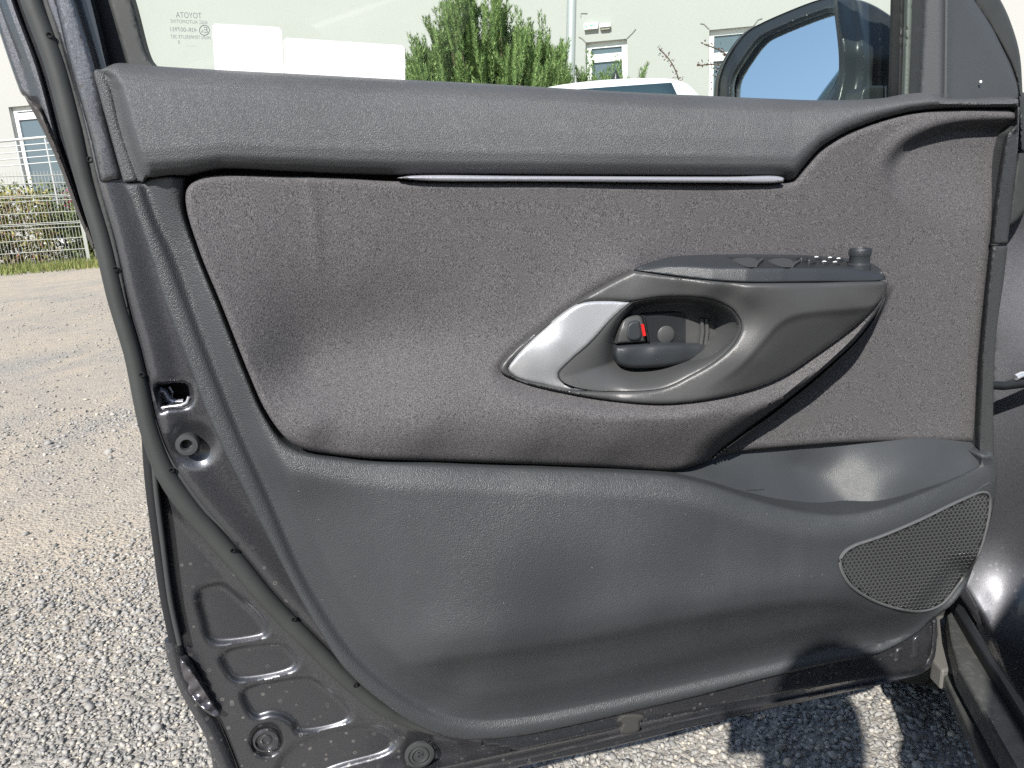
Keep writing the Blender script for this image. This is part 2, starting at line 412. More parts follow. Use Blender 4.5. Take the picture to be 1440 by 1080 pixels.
mat_stone = M('gravel_stone', (.35, .34, .32), .85)
m = mat_stone; N, L, B = nodes(m); gi = N.new('ShaderNodeNewGeometry')
setc(m, ramp(m, gi.outputs['Random Per Island'], [(0.0, (.19, .187, .18)), (.35, (.29, .284, .272)), (.75, (.37, .36, .34)), (.94, (.44, .415, .37)), (1.0, (.47, .43, .35))]))
def gravel(name, xs, ys, dens_f, n, size):
    ico = []
    t = (1 + 5 ** .5) / 2
    ico = np.array([(-1, t, 0), (1, t, 0), (-1, -t, 0), (1, -t, 0), (0, -1, t), (0, 1, t), (0, -1, -t), (0, 1, -t), (t, 0, -1), (t, 0, 1), (-t, 0, -1), (-t, 0, 1)]) / 1.9
    fi = np.array([(0, 11, 5), (0, 5, 1), (0, 1, 7), (0, 7, 10), (0, 10, 11), (1, 5, 9), (5, 11, 4), (11, 10, 2), (10, 7, 6), (7, 1, 8), (3, 9, 4), (3, 4, 2), (3, 2, 6), (3, 6, 8), (3, 8, 9), (4, 9, 5), (2, 4, 11), (6, 2, 10), (8, 6, 7), (9, 8, 1)])
    p = np.stack([RNG.uniform(*xs, n), RNG.uniform(*ys, n)], -1)
    p = p[dens_f(p) > RNG.uniform(0, 1, n)]; n = len(p)
    s = size * np.exp(RNG.normal(0, .32, n)); sc = np.stack([s * RNG.uniform(.8, 1.25, n), s * RNG.uniform(.6, .95, n), s * RNG.uniform(.4, .7, n)], -1) / 2
    V = ico[None] * (1 + RNG.normal(0, .24, (n, 12, 1))) * sc[:, None]
    a = RNG.uniform(0, 2 * pi, n); b = RNG.normal(0, .5, n); ca, sa, cb, sb = cos_(a), sin_(a), cos_(b), sin_(b)
    y = V[..., 1] * cb[:, None] - V[..., 2] * sb[:, None]; z = V[..., 1] * sb[:, None] + V[..., 2] * cb[:, None]
    X = V[..., 0] * ca[:, None] - y * sa[:, None]; Y = V[..., 0] * sa[:, None] + y * ca[:, None]
    V = np.stack([X + p[:, 0, None], Y + p[:, 1, None], z + (sc[:, 2] * RNG.uniform(.25, 1.0, n))[:, None]], -1)
    F = (fi[None] + 12 * np.arange(n)[:, None, None]).reshape(-1, 3)
    me = bpy.data.meshes.new(name); V = V.reshape(-1, 3)
    me.vertices.add(len(V)); me.vertices.foreach_set('co', V.ravel()); me.loops.add(F.size); me.loops.foreach_set('vertex_index', F.ravel().astype(np.int32))
    me.polygons.add(len(F)); me.polygons.foreach_set('loop_start', np.arange(0, F.size, 3, dtype=np.int32)); me.polygons.foreach_set('loop_total', np.full(len(F), 3, np.int32))
    me.update(); me.validate(); me.materials.append(mat_stone)
    o = bpy.data.objects.new(name, me); COL.objects.link(o); return o
cos_, sin_ = np.cos, np.sin
def sandy(p): return .5 + .5 * np.sin(p[:, 0] * 2.1 + 1.3 * np.sin(p[:, 1] * 1.7)) * np.cos(p[:, 1] * 2.6 + .8 + np.sin(p[:, 0] * 1.9))
def dens(p):
    x, y = p[:, 0], p[:, 1]
    near = 1 - sstep(1.35, 2.4, y + .25 * np.sin(3 * x))
    return np.clip(.16 + .95 * near - .35 * sandy(p) * sstep(1.2, 1.9, y), .05, 1)
o = gravel('gravel', (-2.6, 1.15), (.55, 3.4), lambda p: dens(p) * (np.abs(p[:, 0]) < .35 + .85 * p[:, 1]), 150000, .0082)
o2 = gravel('gravel_far', (-9, 1.5), (2.4, 9.0), lambda p: (.25 + .75 * (1 - sandy(p)) ** 2) * (np.abs(p[:, 0]) < .3 + .9 * p[:, 1]) * (p[:, 0] < -.1) * (3.0 / (1.0 + p[:, 1])), 60000, .012)
tag(o2, 'scattered gravel stones further across the parking ground', 'gravel', kind='stuff'); o2.name = 'scattered_gravel'
tag(o, 'loose grey gravel stones lying on the parking ground', 'gravel', kind='stuff')

# ================================================================== background: building
TH = radians(12); WY = 15.0
wa = np.array([cos(TH), -sin(TH), 0]); wn = np.array([-sin(TH), -cos(TH), 0]); W0 = np.array([0, WY, 0.0])
def onwall(x, y, off=0.0):
    d = ray(x, y); t = ((W0 - CAM) @ wn + off) / (d @ wn); q = CAM + d * t[..., None]; q = q - W0
    return q @ wa, q[..., 2]
def wpt(s, z, off=0.0): return W0 + wa * s + wn * off + np.array([0, 0, z])
mat_stucco = M('cream_stucco', (.70, .70, .64), .9); m = mat_stucco; v = coords(m)
setc(m, mixc(m, noise(m, v, .6, 5, .6), (.36, .366, .35), (.41, .413, .395))); bump(m, noise(m, v, 90, 3), .25, .004)
mat_pvc = M('white_pvc', (.78, .79, .78), .4)
mat_pane = M('window_pane', (.10, .135, .16), .06, spec=.7)
mat_sillm = M('window_sill_metal', (.35, .36, .36), .4, .5)
bld = thing('office_building', 'cream rendered building with white framed doors and windows behind the car park', 'building', W0, -TH)
def rect(x0, x1, yt, zb, ymid):
    s0, _ = onwall(np.array(float(x0)), np.array(float(ymid))); s1, _ = onwall(np.array(float(x1)), np.array(float(ymid))); _, z1 = onwall(np.array((x0 + x1) / 2), np.array(float(yt)))
    return [float(s0), float(s1), float(zb), float(z1)]
OPEN = [rect(21, 84, 147, .35, 195), rect(571, 600, 84, 1.9, 95), rect(824, 882, 57, .1, 85), rect(997, 1090, 38, 1.0, 75)]
ss = sorted([-30, 26] + [o[0] for o in OPEN] + [o[1] for o in OPEN]); zz = sorted([0, 9] + [o[2] for o in OPEN] + [o[3] for o in OPEN])
V = []; F = []
def quad(a, b, c, d): i = len(V); V.extend([a, b, c, d]); F.append((i, i + 1, i + 2, i + 3))
for i in range(len(ss) - 1):
    for j in range(len(zz) - 1):
        sm, zm = (ss[i] + ss[i + 1]) / 2, (zz[j] + zz[j + 1]) / 2
        if any(o[0] < sm < o[1] and o[2] < zm < o[3] for o in OPEN): continue
        quad(wpt(ss[i], zz[j]), wpt(ss[i + 1], zz[j]), wpt(ss[i + 1], zz[j + 1]), wpt(ss[i], zz[j + 1]))
for s0, s1, z0, z1 in OPEN:
    quad(wpt(s0, z0), wpt(s0, z1), wpt(s0, z1, -.22), wpt(s0, z0, -.22)); quad(wpt(s1, z1), wpt(s1, z0), wpt(s1, z0, -.22), wpt(s1, z1, -.22))
    quad(wpt(s0, z1), wpt(s1, z1), wpt(s1, z1, -.22), wpt(s0, z1, -.22)); quad(wpt(s1, z0), wpt(s0, z0), wpt(s0, z0, -.22), wpt(s1, z0, -.22))
V.extend([wpt(-30, 0, -8), wpt(26, 0, -8), wpt(26, 9, -8), wpt(-30, 9, -8), wpt(-30, 0), wpt(26, 0), wpt(26, 9), wpt(-30, 9)])
k = len(V) - 8; F += [(k + 1, k, k + 3, k + 2), (k + 3, k + 7, k + 6, k + 2), (k, k + 4, k + 7, k + 3), (k + 5, k + 1, k + 2, k + 6)]
mesh('wall', V, F, mat_stucco, bld, smooth=False)
def bar(s0, s1, z0, z1, off, th): 
    q = []
    for o in (off, off - th): q += [wpt(s0, z0, o), wpt(s1, z0, o), wpt(s1, z1, o), wpt(s0, z1, o)]
    return q, [(0, 1, 2, 3), (7, 6, 5, 4), (0, 4, 5, 1), (1, 5, 6, 2), (2, 6, 7, 3), (3, 7, 4, 0)]
def opening(name, o, transom=None, mull=None, fw=.07):
    s0, s1, z0, z1 = o; ps = [bar(s0, s0 + fw, z0, z1, -.10, .07), bar(s1 - fw, s1, z0, z1, -.10, .07), bar(s0 + fw, s1 - fw, z1 - fw, z1, -.102, .07), bar(s0 + fw, s1 - fw, z0, z0 + fw, -.102, .07)]
    zs = [z0 + fw, z1 - fw]
    if transom: ps.append(bar(s0 + fw, s1 - fw, transom - .07, transom + .07, -.095, .07)); zs = [z0 + fw, transom - .07, transom + .07, z1 - fw]
    ms = [s0 + fw, s1 - fw]
    if mull: ps.append(bar(mull - .06, mull + .06, z0 + fw, (transom - .07) if transom else z1 - fw, -.098, .07)); ms = [s0 + fw, mull - .06, mull + .06, s1 - fw]
    Vv, Ff = join(ps); w = mesh(name, Vv, Ff, mat_pvc, bld, smooth=False)
    for a in range(0, len(zs), 2):
        for b in range(0, len(ms), 2):
            if transom and mull and a == 2 and b == 2: continue
            sa, sb = (ms[b], ms[b + 1]) if not (transom and mull and a == 2) else (ms[0], ms[3])
            Vv, Ff = bar(sa + .001, sb - .001, zs[a] + .001, zs[a + 1] - .001, -.135, .012); mesh('pane', Vv, Ff, mat_pane, w, smooth=False)
    Vv, Ff = bar(s0 - .03, s1 + .03, z0 - .04, z0 - .002, .03, .1); mesh('sill', Vv, Ff, mat_sillm, w, smooth=False)
    return w
o = OPEN[0]; tz = float(onwall(np.array(40.), np.array(162.))[1]); w = opening('glazed_door', o, tz, None, .10); w['label'] = 'glazed white door behind the railing'
w = opening('window', OPEN[1])
o = OPEN[2]; tz = float(onwall(np.array(850.), np.array(80.))[1]); w = opening('glazed_door', o, tz, None, .10); w['label'] = 'glazed white door below the exit sign'
o = OPEN[3]; tz = float(onwall(np.array(1030.), np.array(77.))[1]); w = opening('window', o, tz, None, .09); w['label'] = 'white framed window beside the mirror'
mat_crack = M('crack', (.22, .22, .2), .9)
for pts in ([(997, 41), (990, 34), (985, 33)], [(1060, 36), (1066, 28), (1072, 26)], [(882, 54), (890, 46), (894, 41)], [(824, 60), (818, 54), (814, 52)], [(817, 24), (817, 19), (826, 19)]):
    a = np.array(pts, float); s_, z_ = onwall(a[:, 0], a[:, 1]); tube('facade_crack', [wpt(x, y, .004) for x, y in zip(s_, z_)], .011, mat_crack, bld, 5)

# exit sign and lamp over the door
mat_green = M('sign_green', (.02, .36, .16), .5)
s0, z0 = [float(q) for q in onwall(np.array(822.), np.array(43.))]; s1, z1 = [float(q) for q in onwall(np.array(841.), np.array(33.))]
ex = thing('exit_sign', 'small white and green emergency exit sign on the cream wall', 'exit sign', wpt((s0 + s1) / 2, z0), -TH)
Vv, Ff = bar(s0, s1, z0, z1, .09, .088); mesh('housing', Vv, Ff, mat_pvc, ex, smooth=False)
wd = s1 - s0
Vv, Ff = bar(s0 + wd * .10, s0 + wd * .66, z0 + .045, z1 - .035, .094, .003); mesh('green_panel', Vv, Ff, mat_green, ex, smooth=False)
man = [(.18, .2), (.26, .5), (.22, .62), (.30, .78), (.36, .62), (.44, .55), (.36, .45), (.42, .2), (.36, .2), (.31, .38), (.24, .2)]
Vv = [wpt(s0 + wd * a, z0 + (z1 - z0) * b, .0955) for a, b in man]; mesh('running_figure', Vv, [tuple(range(len(man)))], mat_white_print, ex, smooth=False)
Vv, Ff = bar(s0 + wd * .74, s0 + wd * .78, z0 + .08, z1 - .07, .092, .002); V2, F2 = bar(s0 + wd * .84, s0 + wd * .88, z0 + .08, z1 - .07, .092, .002); Vv, Ff = join([(Vv, Ff), (V2, F2)]); mesh('arrow', Vv, Ff, mat_green, ex, smooth=False)
s0, z0 = [float(q) for q in onwall(np.array(844.), np.array(43.))]; s1, z1 = [float(q) for q in onwall(np.array(859.), np.array(34.))]
el = thing('wall_lamp', 'white bulkhead lamp beside the exit sign', 'lamp', wpt((s0 + s1) / 2, z0), -TH)
Vv, Ff = bar(s0, s1, z0 + (z1 - z0) * .4, z1, .10, .098); mesh('housing', Vv, Ff, mat_pvc, el, smooth=False)
Vv, Ff = bar(s0 + .02, s1 - .02, z0, z0 + (z1 - z0) * .4 - .001, .07, .06); mesh('diffuser', Vv, Ff, M('lamp_diffuser', (.4, .38, .33), .4), el, smooth=False)

# lamp post
mat_post = M('galvanised_post', (.5, .52, .52), .45, .3)
a = PY(np.array(804.), np.array(0.), 9.5); b = PY(np.array(801.5), np.array(110.), 9.5); d = (a - b) / (a - b)[2]
base = b - d * b[2]
lp = thing('lamp_post', 'slim grey lamp post standing between the pine and the building door', 'lamp post', base)
tube('pole', [base + d * h for h in (0, .6, 2, 5.5)], [.062, .062, .06, .05], mat_post, lp, 14)
tube('lamp_arm', [base + d * 5.5, base + d * 5.7 + np.array([.1, -.2, 0]), base + d * 5.75 + np.array([.3, -.7, 0])], .035, mat_post, lp, 10)
Vv, Ff = box_vf(base + d * 5.74 + np.array([.4, -1.0, 0]), (.22, .55, .09), .35); mesh('lamp_head', Vv, Ff, mat_post, lp, smooth=False)

# ------------------------------------------------------------------ vegetation
def leaf_mat(name, stops, rough=.6):
    m = M(name, (.1, .15, .05), rough, spec=.25); N, L, B = nodes(m); gi = N.new('ShaderNodeNewGeometry'); setc(m, ramp(m, gi.outputs['Random Per Island'], stops)); 
    B.inputs['Subsurface Weight'].default_value = 0
    return m
mat_needle = leaf_mat('pine_needles', [(0, (.10, .17, .06)), (.45, (.17, .26, .085)), (.8, (.24, .34, .12)), (1, (.33, .41, .17))])
mat_bark = M('bark', (.12, .09, .065), .9)
def needles(shoots, per, nl, nw):
    """bottle-brush shoots: list of (base, tip, radius)"""
    Bs = np.array([q[0] for q in shoots]); T = np.array([q[1] for q in shoots]); Rr = np.array([q[2] for q in shoots]); Ln = np.linalg.norm(T - Bs, axis=1)
    idx = np.repeat(np.arange(len(shoots)), np.maximum(8, (per * Ln).astype(int))); k = len(idx)
    ax = ((T - Bs) / Ln[:, None])[idx]; u = np.cross(ax, np.array([1, .3, .2])); u /= np.linalg.norm(u, axis=1)[:, None]; w = np.cross(ax, u)
    q = RNG.uniform(0, 1, k)[:, None]; a = RNG.uniform(0, 2 * pi, k)[:, None]; o_ = np.cos(a) * u + np.sin(a) * w
    p = Bs[idx] + (T - Bs)[idx] * q + o_ * Rr[idx][:, None] * .3
    dr = o_ * .62 + ax * RNG.uniform(.5, 1.2, (k, 1)); dr /= np.linalg.norm(dr, axis=1)[:, None]; l = nl * RNG.uniform(.7, 1.2, (k, 1)) * (1.1 - .3 * q)
    sd = np.cross(dr, ax); sd /= np.linalg.norm(sd, axis=1)[:, None] + 1e-9
    V = np.stack([p - sd * nw, p + sd * nw, p + dr * l], 1).reshape(-1, 3)
    return V, np.arange(3 * k).reshape(-1, 3)
def pine(name, label, env, x0, x1, ybase, Y, n, seed, lx):
    rng = np.random.default_rng(seed); root = PY(np.array((x0 + x1) / 2.), np.array(300.), Y); root[2] = 0
    t = thing(name, label, 'shrub', root, group='mountain pines by the building')
    e = np.array(env, float); shoots = []; limbs = []
    zb = PY(np.array((x0 + x1) / 2.), np.array(float(ybase)), Y)[2]
    k = 0
    while k < n:
        x = rng.uniform(x0, x1); top = np.interp(x, e[:, 0], e[:, 1]); f = rng.uniform(0, 1) ** .8
        y = top + f * (ybase - top); yy = Y + rng.normal(0, .45)
        if y < top: continue
        tip = PY(np.array(x), np.array(y), Y); tip = CAM + (tip - CAM); tip[1] = yy; tip[0] = tip[0] 
        out = (tip[0] - root[0]) * .25; L_ = rng.uniform(.3, .62)
        b = tip - np.array([out * L_ * 1.1 + rng.normal(0, .03), rng.normal(0, .05), L_])
        shoots.append((b, tip, .05)); k += 1
        if rng.uniform() < .22: limbs.append([root + np.array([rng.normal(0, .1), rng.normal(0, .1), .1]), root + (b - root) * np.array([.75, .75, .5]) + np.array([0, .3, 0]), b + np.array([0, .12, 0])])
        if rng.uniform() < .5:
            for q in range(2):
                a = rng.uniform(0, 6.28); s_ = b + (tip - b) * .55; shoots.append((s_, s_ + np.array([.10 * cos(a), .10 * sin(a), .14 + .08 * rng.uniform()]), .04))
    for x, y in lx:                            # single candles that stand clear of the crown
        tip = PY(np.array(float(x)), np.array(float(y)), Y); b = tip - np.array([0, 0, .55]); shoots.append((b, tip, .05)); limbs.append([root, b + np.array([0, .3, -.3]), b])
    # body below the part that shows over the door
    for q in range(n // 2):
        a = rng.uniform(0, 6.28); r = rng.uniform(.2, 1) ** .5; z = rng.uniform(.15, zb); rx = (PY(np.array(float(x1)), np.array(100.), Y)[0] - PY(np.array(float(x0)), np.array(100.), Y)[0]) / 2 * (1.05 - .1 * z)
        b = root + np.array([rx * r * cos(a), .8 * r * sin(a), z]); shoots.append((b, b + np.array([.12 * cos(a), .12 * sin(a), .3]), .05))
    V, F = needles(shoots, 420, .047, .0052)
    mesh('crown', V, F, mat_needle, t, smooth=False)
    lv = [tube_pts([root, root + np.array([0, 0, .5]), root + np.array([.03, 0, 1.3])], [.12, .1, .05], 8)] + [tube_pts(p, [.03, .02, .008], 5) for p in limbs]
    V, F = join(lv); mesh('trunk', V, F, mat_bark, t)
    return t
ENV = [(572, 100), (580, 78), (590, 52), (600, 42), (608, 22), (620, 4), (632, -45), (650, -70), (662, -60), (667, 0), (671, 6), (678, 26), (684, 10), (690, -20), (700, -40), (708, -10), (713, 30), (720, 44), (730, 40), (742, 48), (752, 60), (760, 55), (770, 46), (782, 58), (792, 72), (798, 105)]
pine('pine_shrub', 'tall bushy green mountain pine behind the window glass', ENV, 573, 797, 128, 9.0, 720, 3, [(726, 8), (719, 18), (744, 26), (748, 32), (759, 16), (765, 22), (771, 40), (611, 30), (595, 48)])
pine('pine_shrub', 'small green pine in front of the glazed door beside the white car', [(818, 78), (826, 70), (833, 96), (845, 100), (858, 84), (866, 78), (873, 84), (880, 100), (888, 106)], 816, 890, 126, 9.6, 46, 5, [(826, 70), (866, 78), (851, 100)])

mat_redleaf = leaf_mat('barberry_leaves', [(0, (.05, .025, .025)), (.6, (.10, .04, .04)), (1, (.17, .08, .07))])
def leaves(cen, n, spread, size, rng):
    p = cen + rng.normal(0, 1, (n, 3)) * spread; d = rng.normal(0, 1, (n, 3)); d /= np.linalg.norm(d, axis=1)[:, None]; u = np.cross(d, rng.normal(0, 1, (n, 3))); u /= np.linalg.norm(u, axis=1)[:, None] + 1e-9
    s = size * rng.uniform(.6, 1.3, (n, 1)); V = np.stack([p - d * s, p + u * s * .45, p + d * s, p - u * s * .45], 1).reshape(-1, 3)
    return V, [(4 * i, 4 * i + 1, 4 * i + 2, 4 * i + 3) for i in range(n)]
rng = np.random.default_rng(9); YB = 7.0
rt = PY(np.array(1030.), np.array(300.), YB); rt[2] = 0
bb = thing('barberry_shrub', 'dark red barberry shrub with thin arching twigs beside the mirror', 'shrub', rt)
tw = []; lv = []
for tp in [[(1050, 150), (1040, 100), (1018, 74), (990, 62)], [(1045, 150), (1030, 110), (1012, 92), (980, 92)], [(1060, 150), (1050, 100), (1030, 80)], [(960, 140), (952, 104), (940, 82), (927, 69)], [(1055, 160), (1035, 125), (1012, 118)], [(1050, 150), (1030, 95), (1022, 78), (1016, 76)], [(1040, 150), (1020, 120), (1004, 106)]]:
    c = curve(tp, 4, False); X = PY(c[:, 0], c[:, 1], YB + rng.normal(0, .1)); tw.append(tube_pts([rt] + list(X), [.012] + [.006] * len(X), 5))
    for q in X[2:]: lv.append(leaves(q, 4, .018, .013, rng))
for k in range(26): lv.append(leaves(PY(np.array(rng.uniform(1012, 1060)), np.array(rng.uniform(86, 150)), YB + rng.normal(0, .15)), 9, .04, .02, rng))
for k in range(120): lv.append(leaves(rt + np.array([rng.normal(.1, .3), rng.normal(0, .3), rng.uniform(.2, 1.6)]), 12, .07, .022, rng))
V, F = join(tw); mesh('stems', V, F, mat_bark, bb); V, F = join(lv); mesh('foliage', V, F, mat_redleaf, bb, smooth=False)

# ------------------------------------------------------------------ fence, hedge, grass, railing on the left
mat_wire = M('galvanised_wire', (.5, .51, .47), .45, .2)
fa = PZ(np.array(0.), np.array(381.), 0.0); fb = PZ(np.array(126.), np.array(371.), 0.0); fd = (fb - fa) / np.linalg.norm(fb - fa); fnrm = np.array([fd[1], -fd[0], 0])
FH = 1.78
def panel(i, p0, p1, lab):
    L_ = np.linalg.norm(p1 - p0); t = thing('wire_fence', lab, 'fence', p0, group='wire mesh fence panels')
    ps = []
    for k in range(int(L_ / .055)):
        q = p0 + fd * (k + .5) * .055; ps.append(tube_pts([q + np.array([0, 0, .05]), q + np.array([0, 0, FH])], .0045, 4, False))
    hz = [.06, .30, .52, .73, .80, .83, 1.02, 1.24, 1.31, 1.34, 1.56, 1.70]
    for h in hz:
        off = fnrm * (.03 if h in (.80, 1.31) else 0.004); ps.append(tube_pts([p0 + off + np.array([0, 0, h]), p1 + off + np.array([0, 0, h])], .0085, 4, False))
    V, F = join(ps); w = mesh('wire_mesh', V, F, mat_wire, t, smooth=False)
    Vv, Ff = box_vf(p1 + np.array([0, 0, FH / 2]), (.06, .05, FH + .02), math.atan2(fd[1], fd[0])); mesh('post', Vv, Ff, mat_wire, t, smooth=False)
panel(0, fb - fd * 2.52, fb, 'pale wire mesh fence panel on the grass strip, ending at the post')
panel(1, fb - fd * 5.04, fb - fd * 2.55, 'pale wire mesh fence panel at the left edge of the picture')
panel(2, fb + fd * .1, fb + fd * 2.6, 'pale wire mesh fence panel right of the post, mostly behind the door seal')
mat_hedge = leaf_mat('hedge_leaves', [(0, (.13, .13, .04)), (.4, (.24, .25, .07)), (.65, (.36, .33, .10)), (.85, (.30, .24, .13)), (1, (.30, .10, .08))])
mat_hedge2 = leaf_mat('green_leaves', [(0, (.06, .09, .03)), (.5, (.12, .16, .05)), (1, (.22, .24, .08))])
rng = np.random.default_rng(21)
for j in range(6):
    c = fb + fd * (-4.6 + j * 1.15) - fnrm * rng.uniform(.7, 1.0); lv = []
    for k in range(330):
        a = rng.uniform(0, 6.28); r = rng.uniform(0, 1) ** .5; z = rng.uniform(.05, 1.15 + .25 * (j % 2)); lv.append(leaves(c + np.array([.75 * r * cos(a), .4 * r * sin(a), z]), 10, .07, .050, rng))
    t = thing('shrub', ['yellowing', 'mixed green', 'rusty'][j % 3] + ' low shrub behind the wire fence, ' + ['first', 'second', 'third', 'fourth', 'fifth', 'sixth'][j] + ' from the left', 'shrub', c, group='shrubs behind the wire fence')
    V, F = join(lv); mesh('foliage', V, F, mat_hedge if j % 3 != 1 else mat_hedge2, t, smooth=False)
    V, F = join([tube_pts([c, c + np.array([rng.normal(0, .25), rng.normal(0, .15), .9])], [.012, .004], 5) for k in range(7)]); mesh('stems', V, F, mat_bark, t)
lv = []
for k in range(900):
    c = fb + fd * rng.uniform(-6, 3) - fnrm * rng.uniform(1.6, 2.0); lv.append(leaves(c + np.array([0, 0, rng.uniform(.6, 1.62)]), 10, .09, .05, rng))
t = thing('hedge', 'clipped dark green hedge at the foot of the building', 'hedge', fb - fd * 2 - fnrm * 1.8)
V, F = join(lv); mesh('foliage', V, F, mat_hedge2, t, smooth=False)
V, F = join([tube_pts([fb + fd * x - fnrm * 1.8, fb + fd * x - fnrm * 1.8 + np.array([0, 0, 1.3])], [.02, .008], 5) for x in np.arange(-5.8, 3, .5)]); mesh('stems', V, F, mat_bark, t)
fl_ = PY(np.array(106.), np.array(288.), fb[1] + 1.0); t = thing('flowering_shrub', 'magenta flowering shrub behind the fence post', 'shrub', (fl_[0], fl_[1], 0))
V, F = join([leaves(fl_ + rng.normal(0, 1, 3) * np.array([.10, .1, .16]), 8, .04, .04, rng) for k in range(40)]); mesh('blossom', V, F, leaf_mat('magenta', [(0, (.3, .03, .1)), (1, (.5, .08, .2))]), t, smooth=False)
V, F = tube_pts([np.array([fl_[0], fl_[1], 0]), fl_], [.02, .008], 5); mesh('stems', V, F, mat_bark, t)
mat_grass = leaf_mat('grass', [(0, (.09, .13, .03)), (.5, (.16, .2, .055)), (1, (.32, .29, .12))])
n = 26000; q = fb[None] + fd[None] * RNG.uniform(-7, 5, n)[:, None] + fnrm[None] * RNG.triangular(-.9, .1, 1.9, n)[:, None]
h = RNG.uniform(.04, .17, n); a = RNG.uniform(0, 2 * pi, n); dx = np.stack([np.cos(a), np.sin(a), 0 * a], -1) * .008; ln = np.stack([RNG.normal(0, .04, n), RNG.normal(0, .04, n), h], -1)
V = np.stack([q - dx, q + dx, q + ln], 1).reshape(-1, 3); F = np.arange(n * 3).reshape(-1, 3)
o = mesh('grass', V, F, mat_grass, smooth=False); tag(o, 'strip of rough grass along the foot of the fence', 'grass', kind='stuff')
# stair railing in front of the glazed door
mat_rail = M('painted_rail', (.55, .57, .57), .4, .3)
YR = 15.6
r0 = PY(np.array(-60.), np.array(206.), YR); t = thing('stair_railing', 'grey stair railing in front of the left glazed door', 'railing', (r0[0], r0[1], 0))
for y0, y1, r in ((204, 190, .028), (212, 199, .011), (221, 208, .011), (230, 217, .011), (239, 226, .011)):
    a = PY(np.array(-60.), np.array(float(y0)), YR); b = PY(np.array(95.), np.array(float(y1)), YR); tube('rail', [a, b], r, mat_rail, t, 8)
for x in (-30, 22, 63):
    a = PY(np.array(float(x)), np.array(199. - x * .09), YR); tube('baluster', [np.array([a[0], a[1], 0]), a], .018, mat_rail, t, 8)

# ------------------------------------------------------------------ white car beyond the door
mat_white = M('white_car_paint', (.80, .81, .81), .25, 0, .5, coat=.6, coat_r=.05)
mat_cglass = M('car_window', (.035, .06, .075), .04, spec=.8)
c = PY(np.array(905.), np.array(112.), 4.7); WC = np.array([c[0] - .03, c[1] + 1.25, 0]); CR = radians(-9)
car = thing('white_car', 'white parked car with roof aerial seen over the window belt', 'car', WC, CR)
def cl(x, y, z): return WC + np.array([x * cos(CR) - y * sin(CR), x * sin(CR) + y * cos(CR), z])
ZR = c[2] + .03
SEC = [(-1.62, .55, .62, .78, .70), (-1.58, .80, .98, .86, .66), (-1.40, .84, ZR - .14, .88, .545), (-1.26, .85, ZR - .015, .88, .52), (-1.2, .85, ZR, .88, .52), (-.9, .86, ZR + .005, .88, .53), (.3, .86, ZR, .88, .56), (.75, .86, ZR - .05, .88, .58), (1.45, .85, 1.02, .86, .70), (2.1, .83, .92, .84, .70), (2.45, .70, .72, .72, .6)]
V = []; F = []; nS = 13
for yy, wb, zt, wm, wt in SEC:
    half = [(wb * .9, .22), (wb, .36), (wm, min(.6, zt - .05)), (wm * .985, min(.9, zt - .02)), (wt + (wm - wt) * .35 * (1 if zt > 1.2 else .2), max(min(.9, zt - .02), zt - .28)), (wt, zt - .06), (wt * .72, zt - .016)]
    row = [(-x, z) for x, z in half] + [(x, z) for x, z in half[::-1]]
    row.insert(7, (0, zt))
    V += [cl(x, yy, z) for x, z in row]
nS = 15
for i in range(len(SEC) - 1):
    for k in range(nS - 1): F.append((i * nS + k, i * nS + k + 1, (i + 1) * nS + k + 1, (i + 1) * nS + k))
    F.append((i * nS + nS - 1, i * nS, (i + 1) * nS, (i + 1) * nS + nS - 1))
F.append(tuple(range(nS))); F.append(tuple(range((len(SEC) - 1) * nS, len(SEC) * nS))[::-1])
body = mesh('body', V, F, mat_white, car); sd_ = body.modifiers.new('s', 'SUBSURF'); sd_.levels = 2; sd_.render_levels = 2
def sheet(name, quad_, mat, parent, nu=10, nv=6):
    a, b, c_, d_ = [np.array(q, float) for q in quad_]; Vv = []; Ff = []
    for i in range(nv + 1):
        for k in range(nu + 1):
            u, w_ = k / nu, i / nv; Vv.append((a * (1 - u) + b * u) * (1 - w_) + (d_ * (1 - u) + c_ * u) * w_ + (cl(0, -.012 * 4 * u * (1 - u), 0) - WC))
    for i in range(nv):
        for k in range(nu): Ff.append((i * (nu + 1) + k, i * (nu + 1) + k + 1, (i + 1) * (nu + 1) + k + 1, (i + 1) * (nu + 1) + k))
    o = mesh(name, Vv, Ff, mat, parent); so_ = o.modifiers.new('t', 'SOLIDIFY'); so_.thickness = .02; return o
sheet('rear_window', [cl(-.40, -1.352, ZR - .085), cl(.38, -1.352, ZR - .085), cl(.58, -1.625, .98), cl(-.6, -1.625, .98)], mat_cglass, car)
for sx in (-1, 1):
    q = [cl(sx * .76, -1.05, ZR - .16), cl(sx * .76, .45, ZR - .16), cl(sx * .89, 1.0, .95), cl(sx * .89, -1.25, .95)]
    sheet('side_window', q if sx < 0 else [q[1], q[0], q[3], q[2]], mat_cglass, car)
    for yy in (-1.05, 1.5):
        o = lathe('wheel', cl(sx * .80, yy, .31), (cl(1, 0, 0) - WC), [(.0, -.09), (.20, -.09), (.30, -.085), (.31, -.05), (.31, .05), (.30, .085), (.20, .09), (.0, .09)], mat_tyre, car)
    o = lathe('tail_light', cl(sx * .78, -1.60, .86), (cl(0, -1, 0) - WC), [(.07, -.03), (.065, .01), (0, .02)], mat_red, car, 16)
ab = cl(.06, -1.16, ZR - .008); lathe('roof_aerial', ab, (0, -.25, 1), [(.030, -.01), (.028, .008), (.016, .022), (.008, .036), (.006, .05), (0, .052)], mat_black, car, 16)
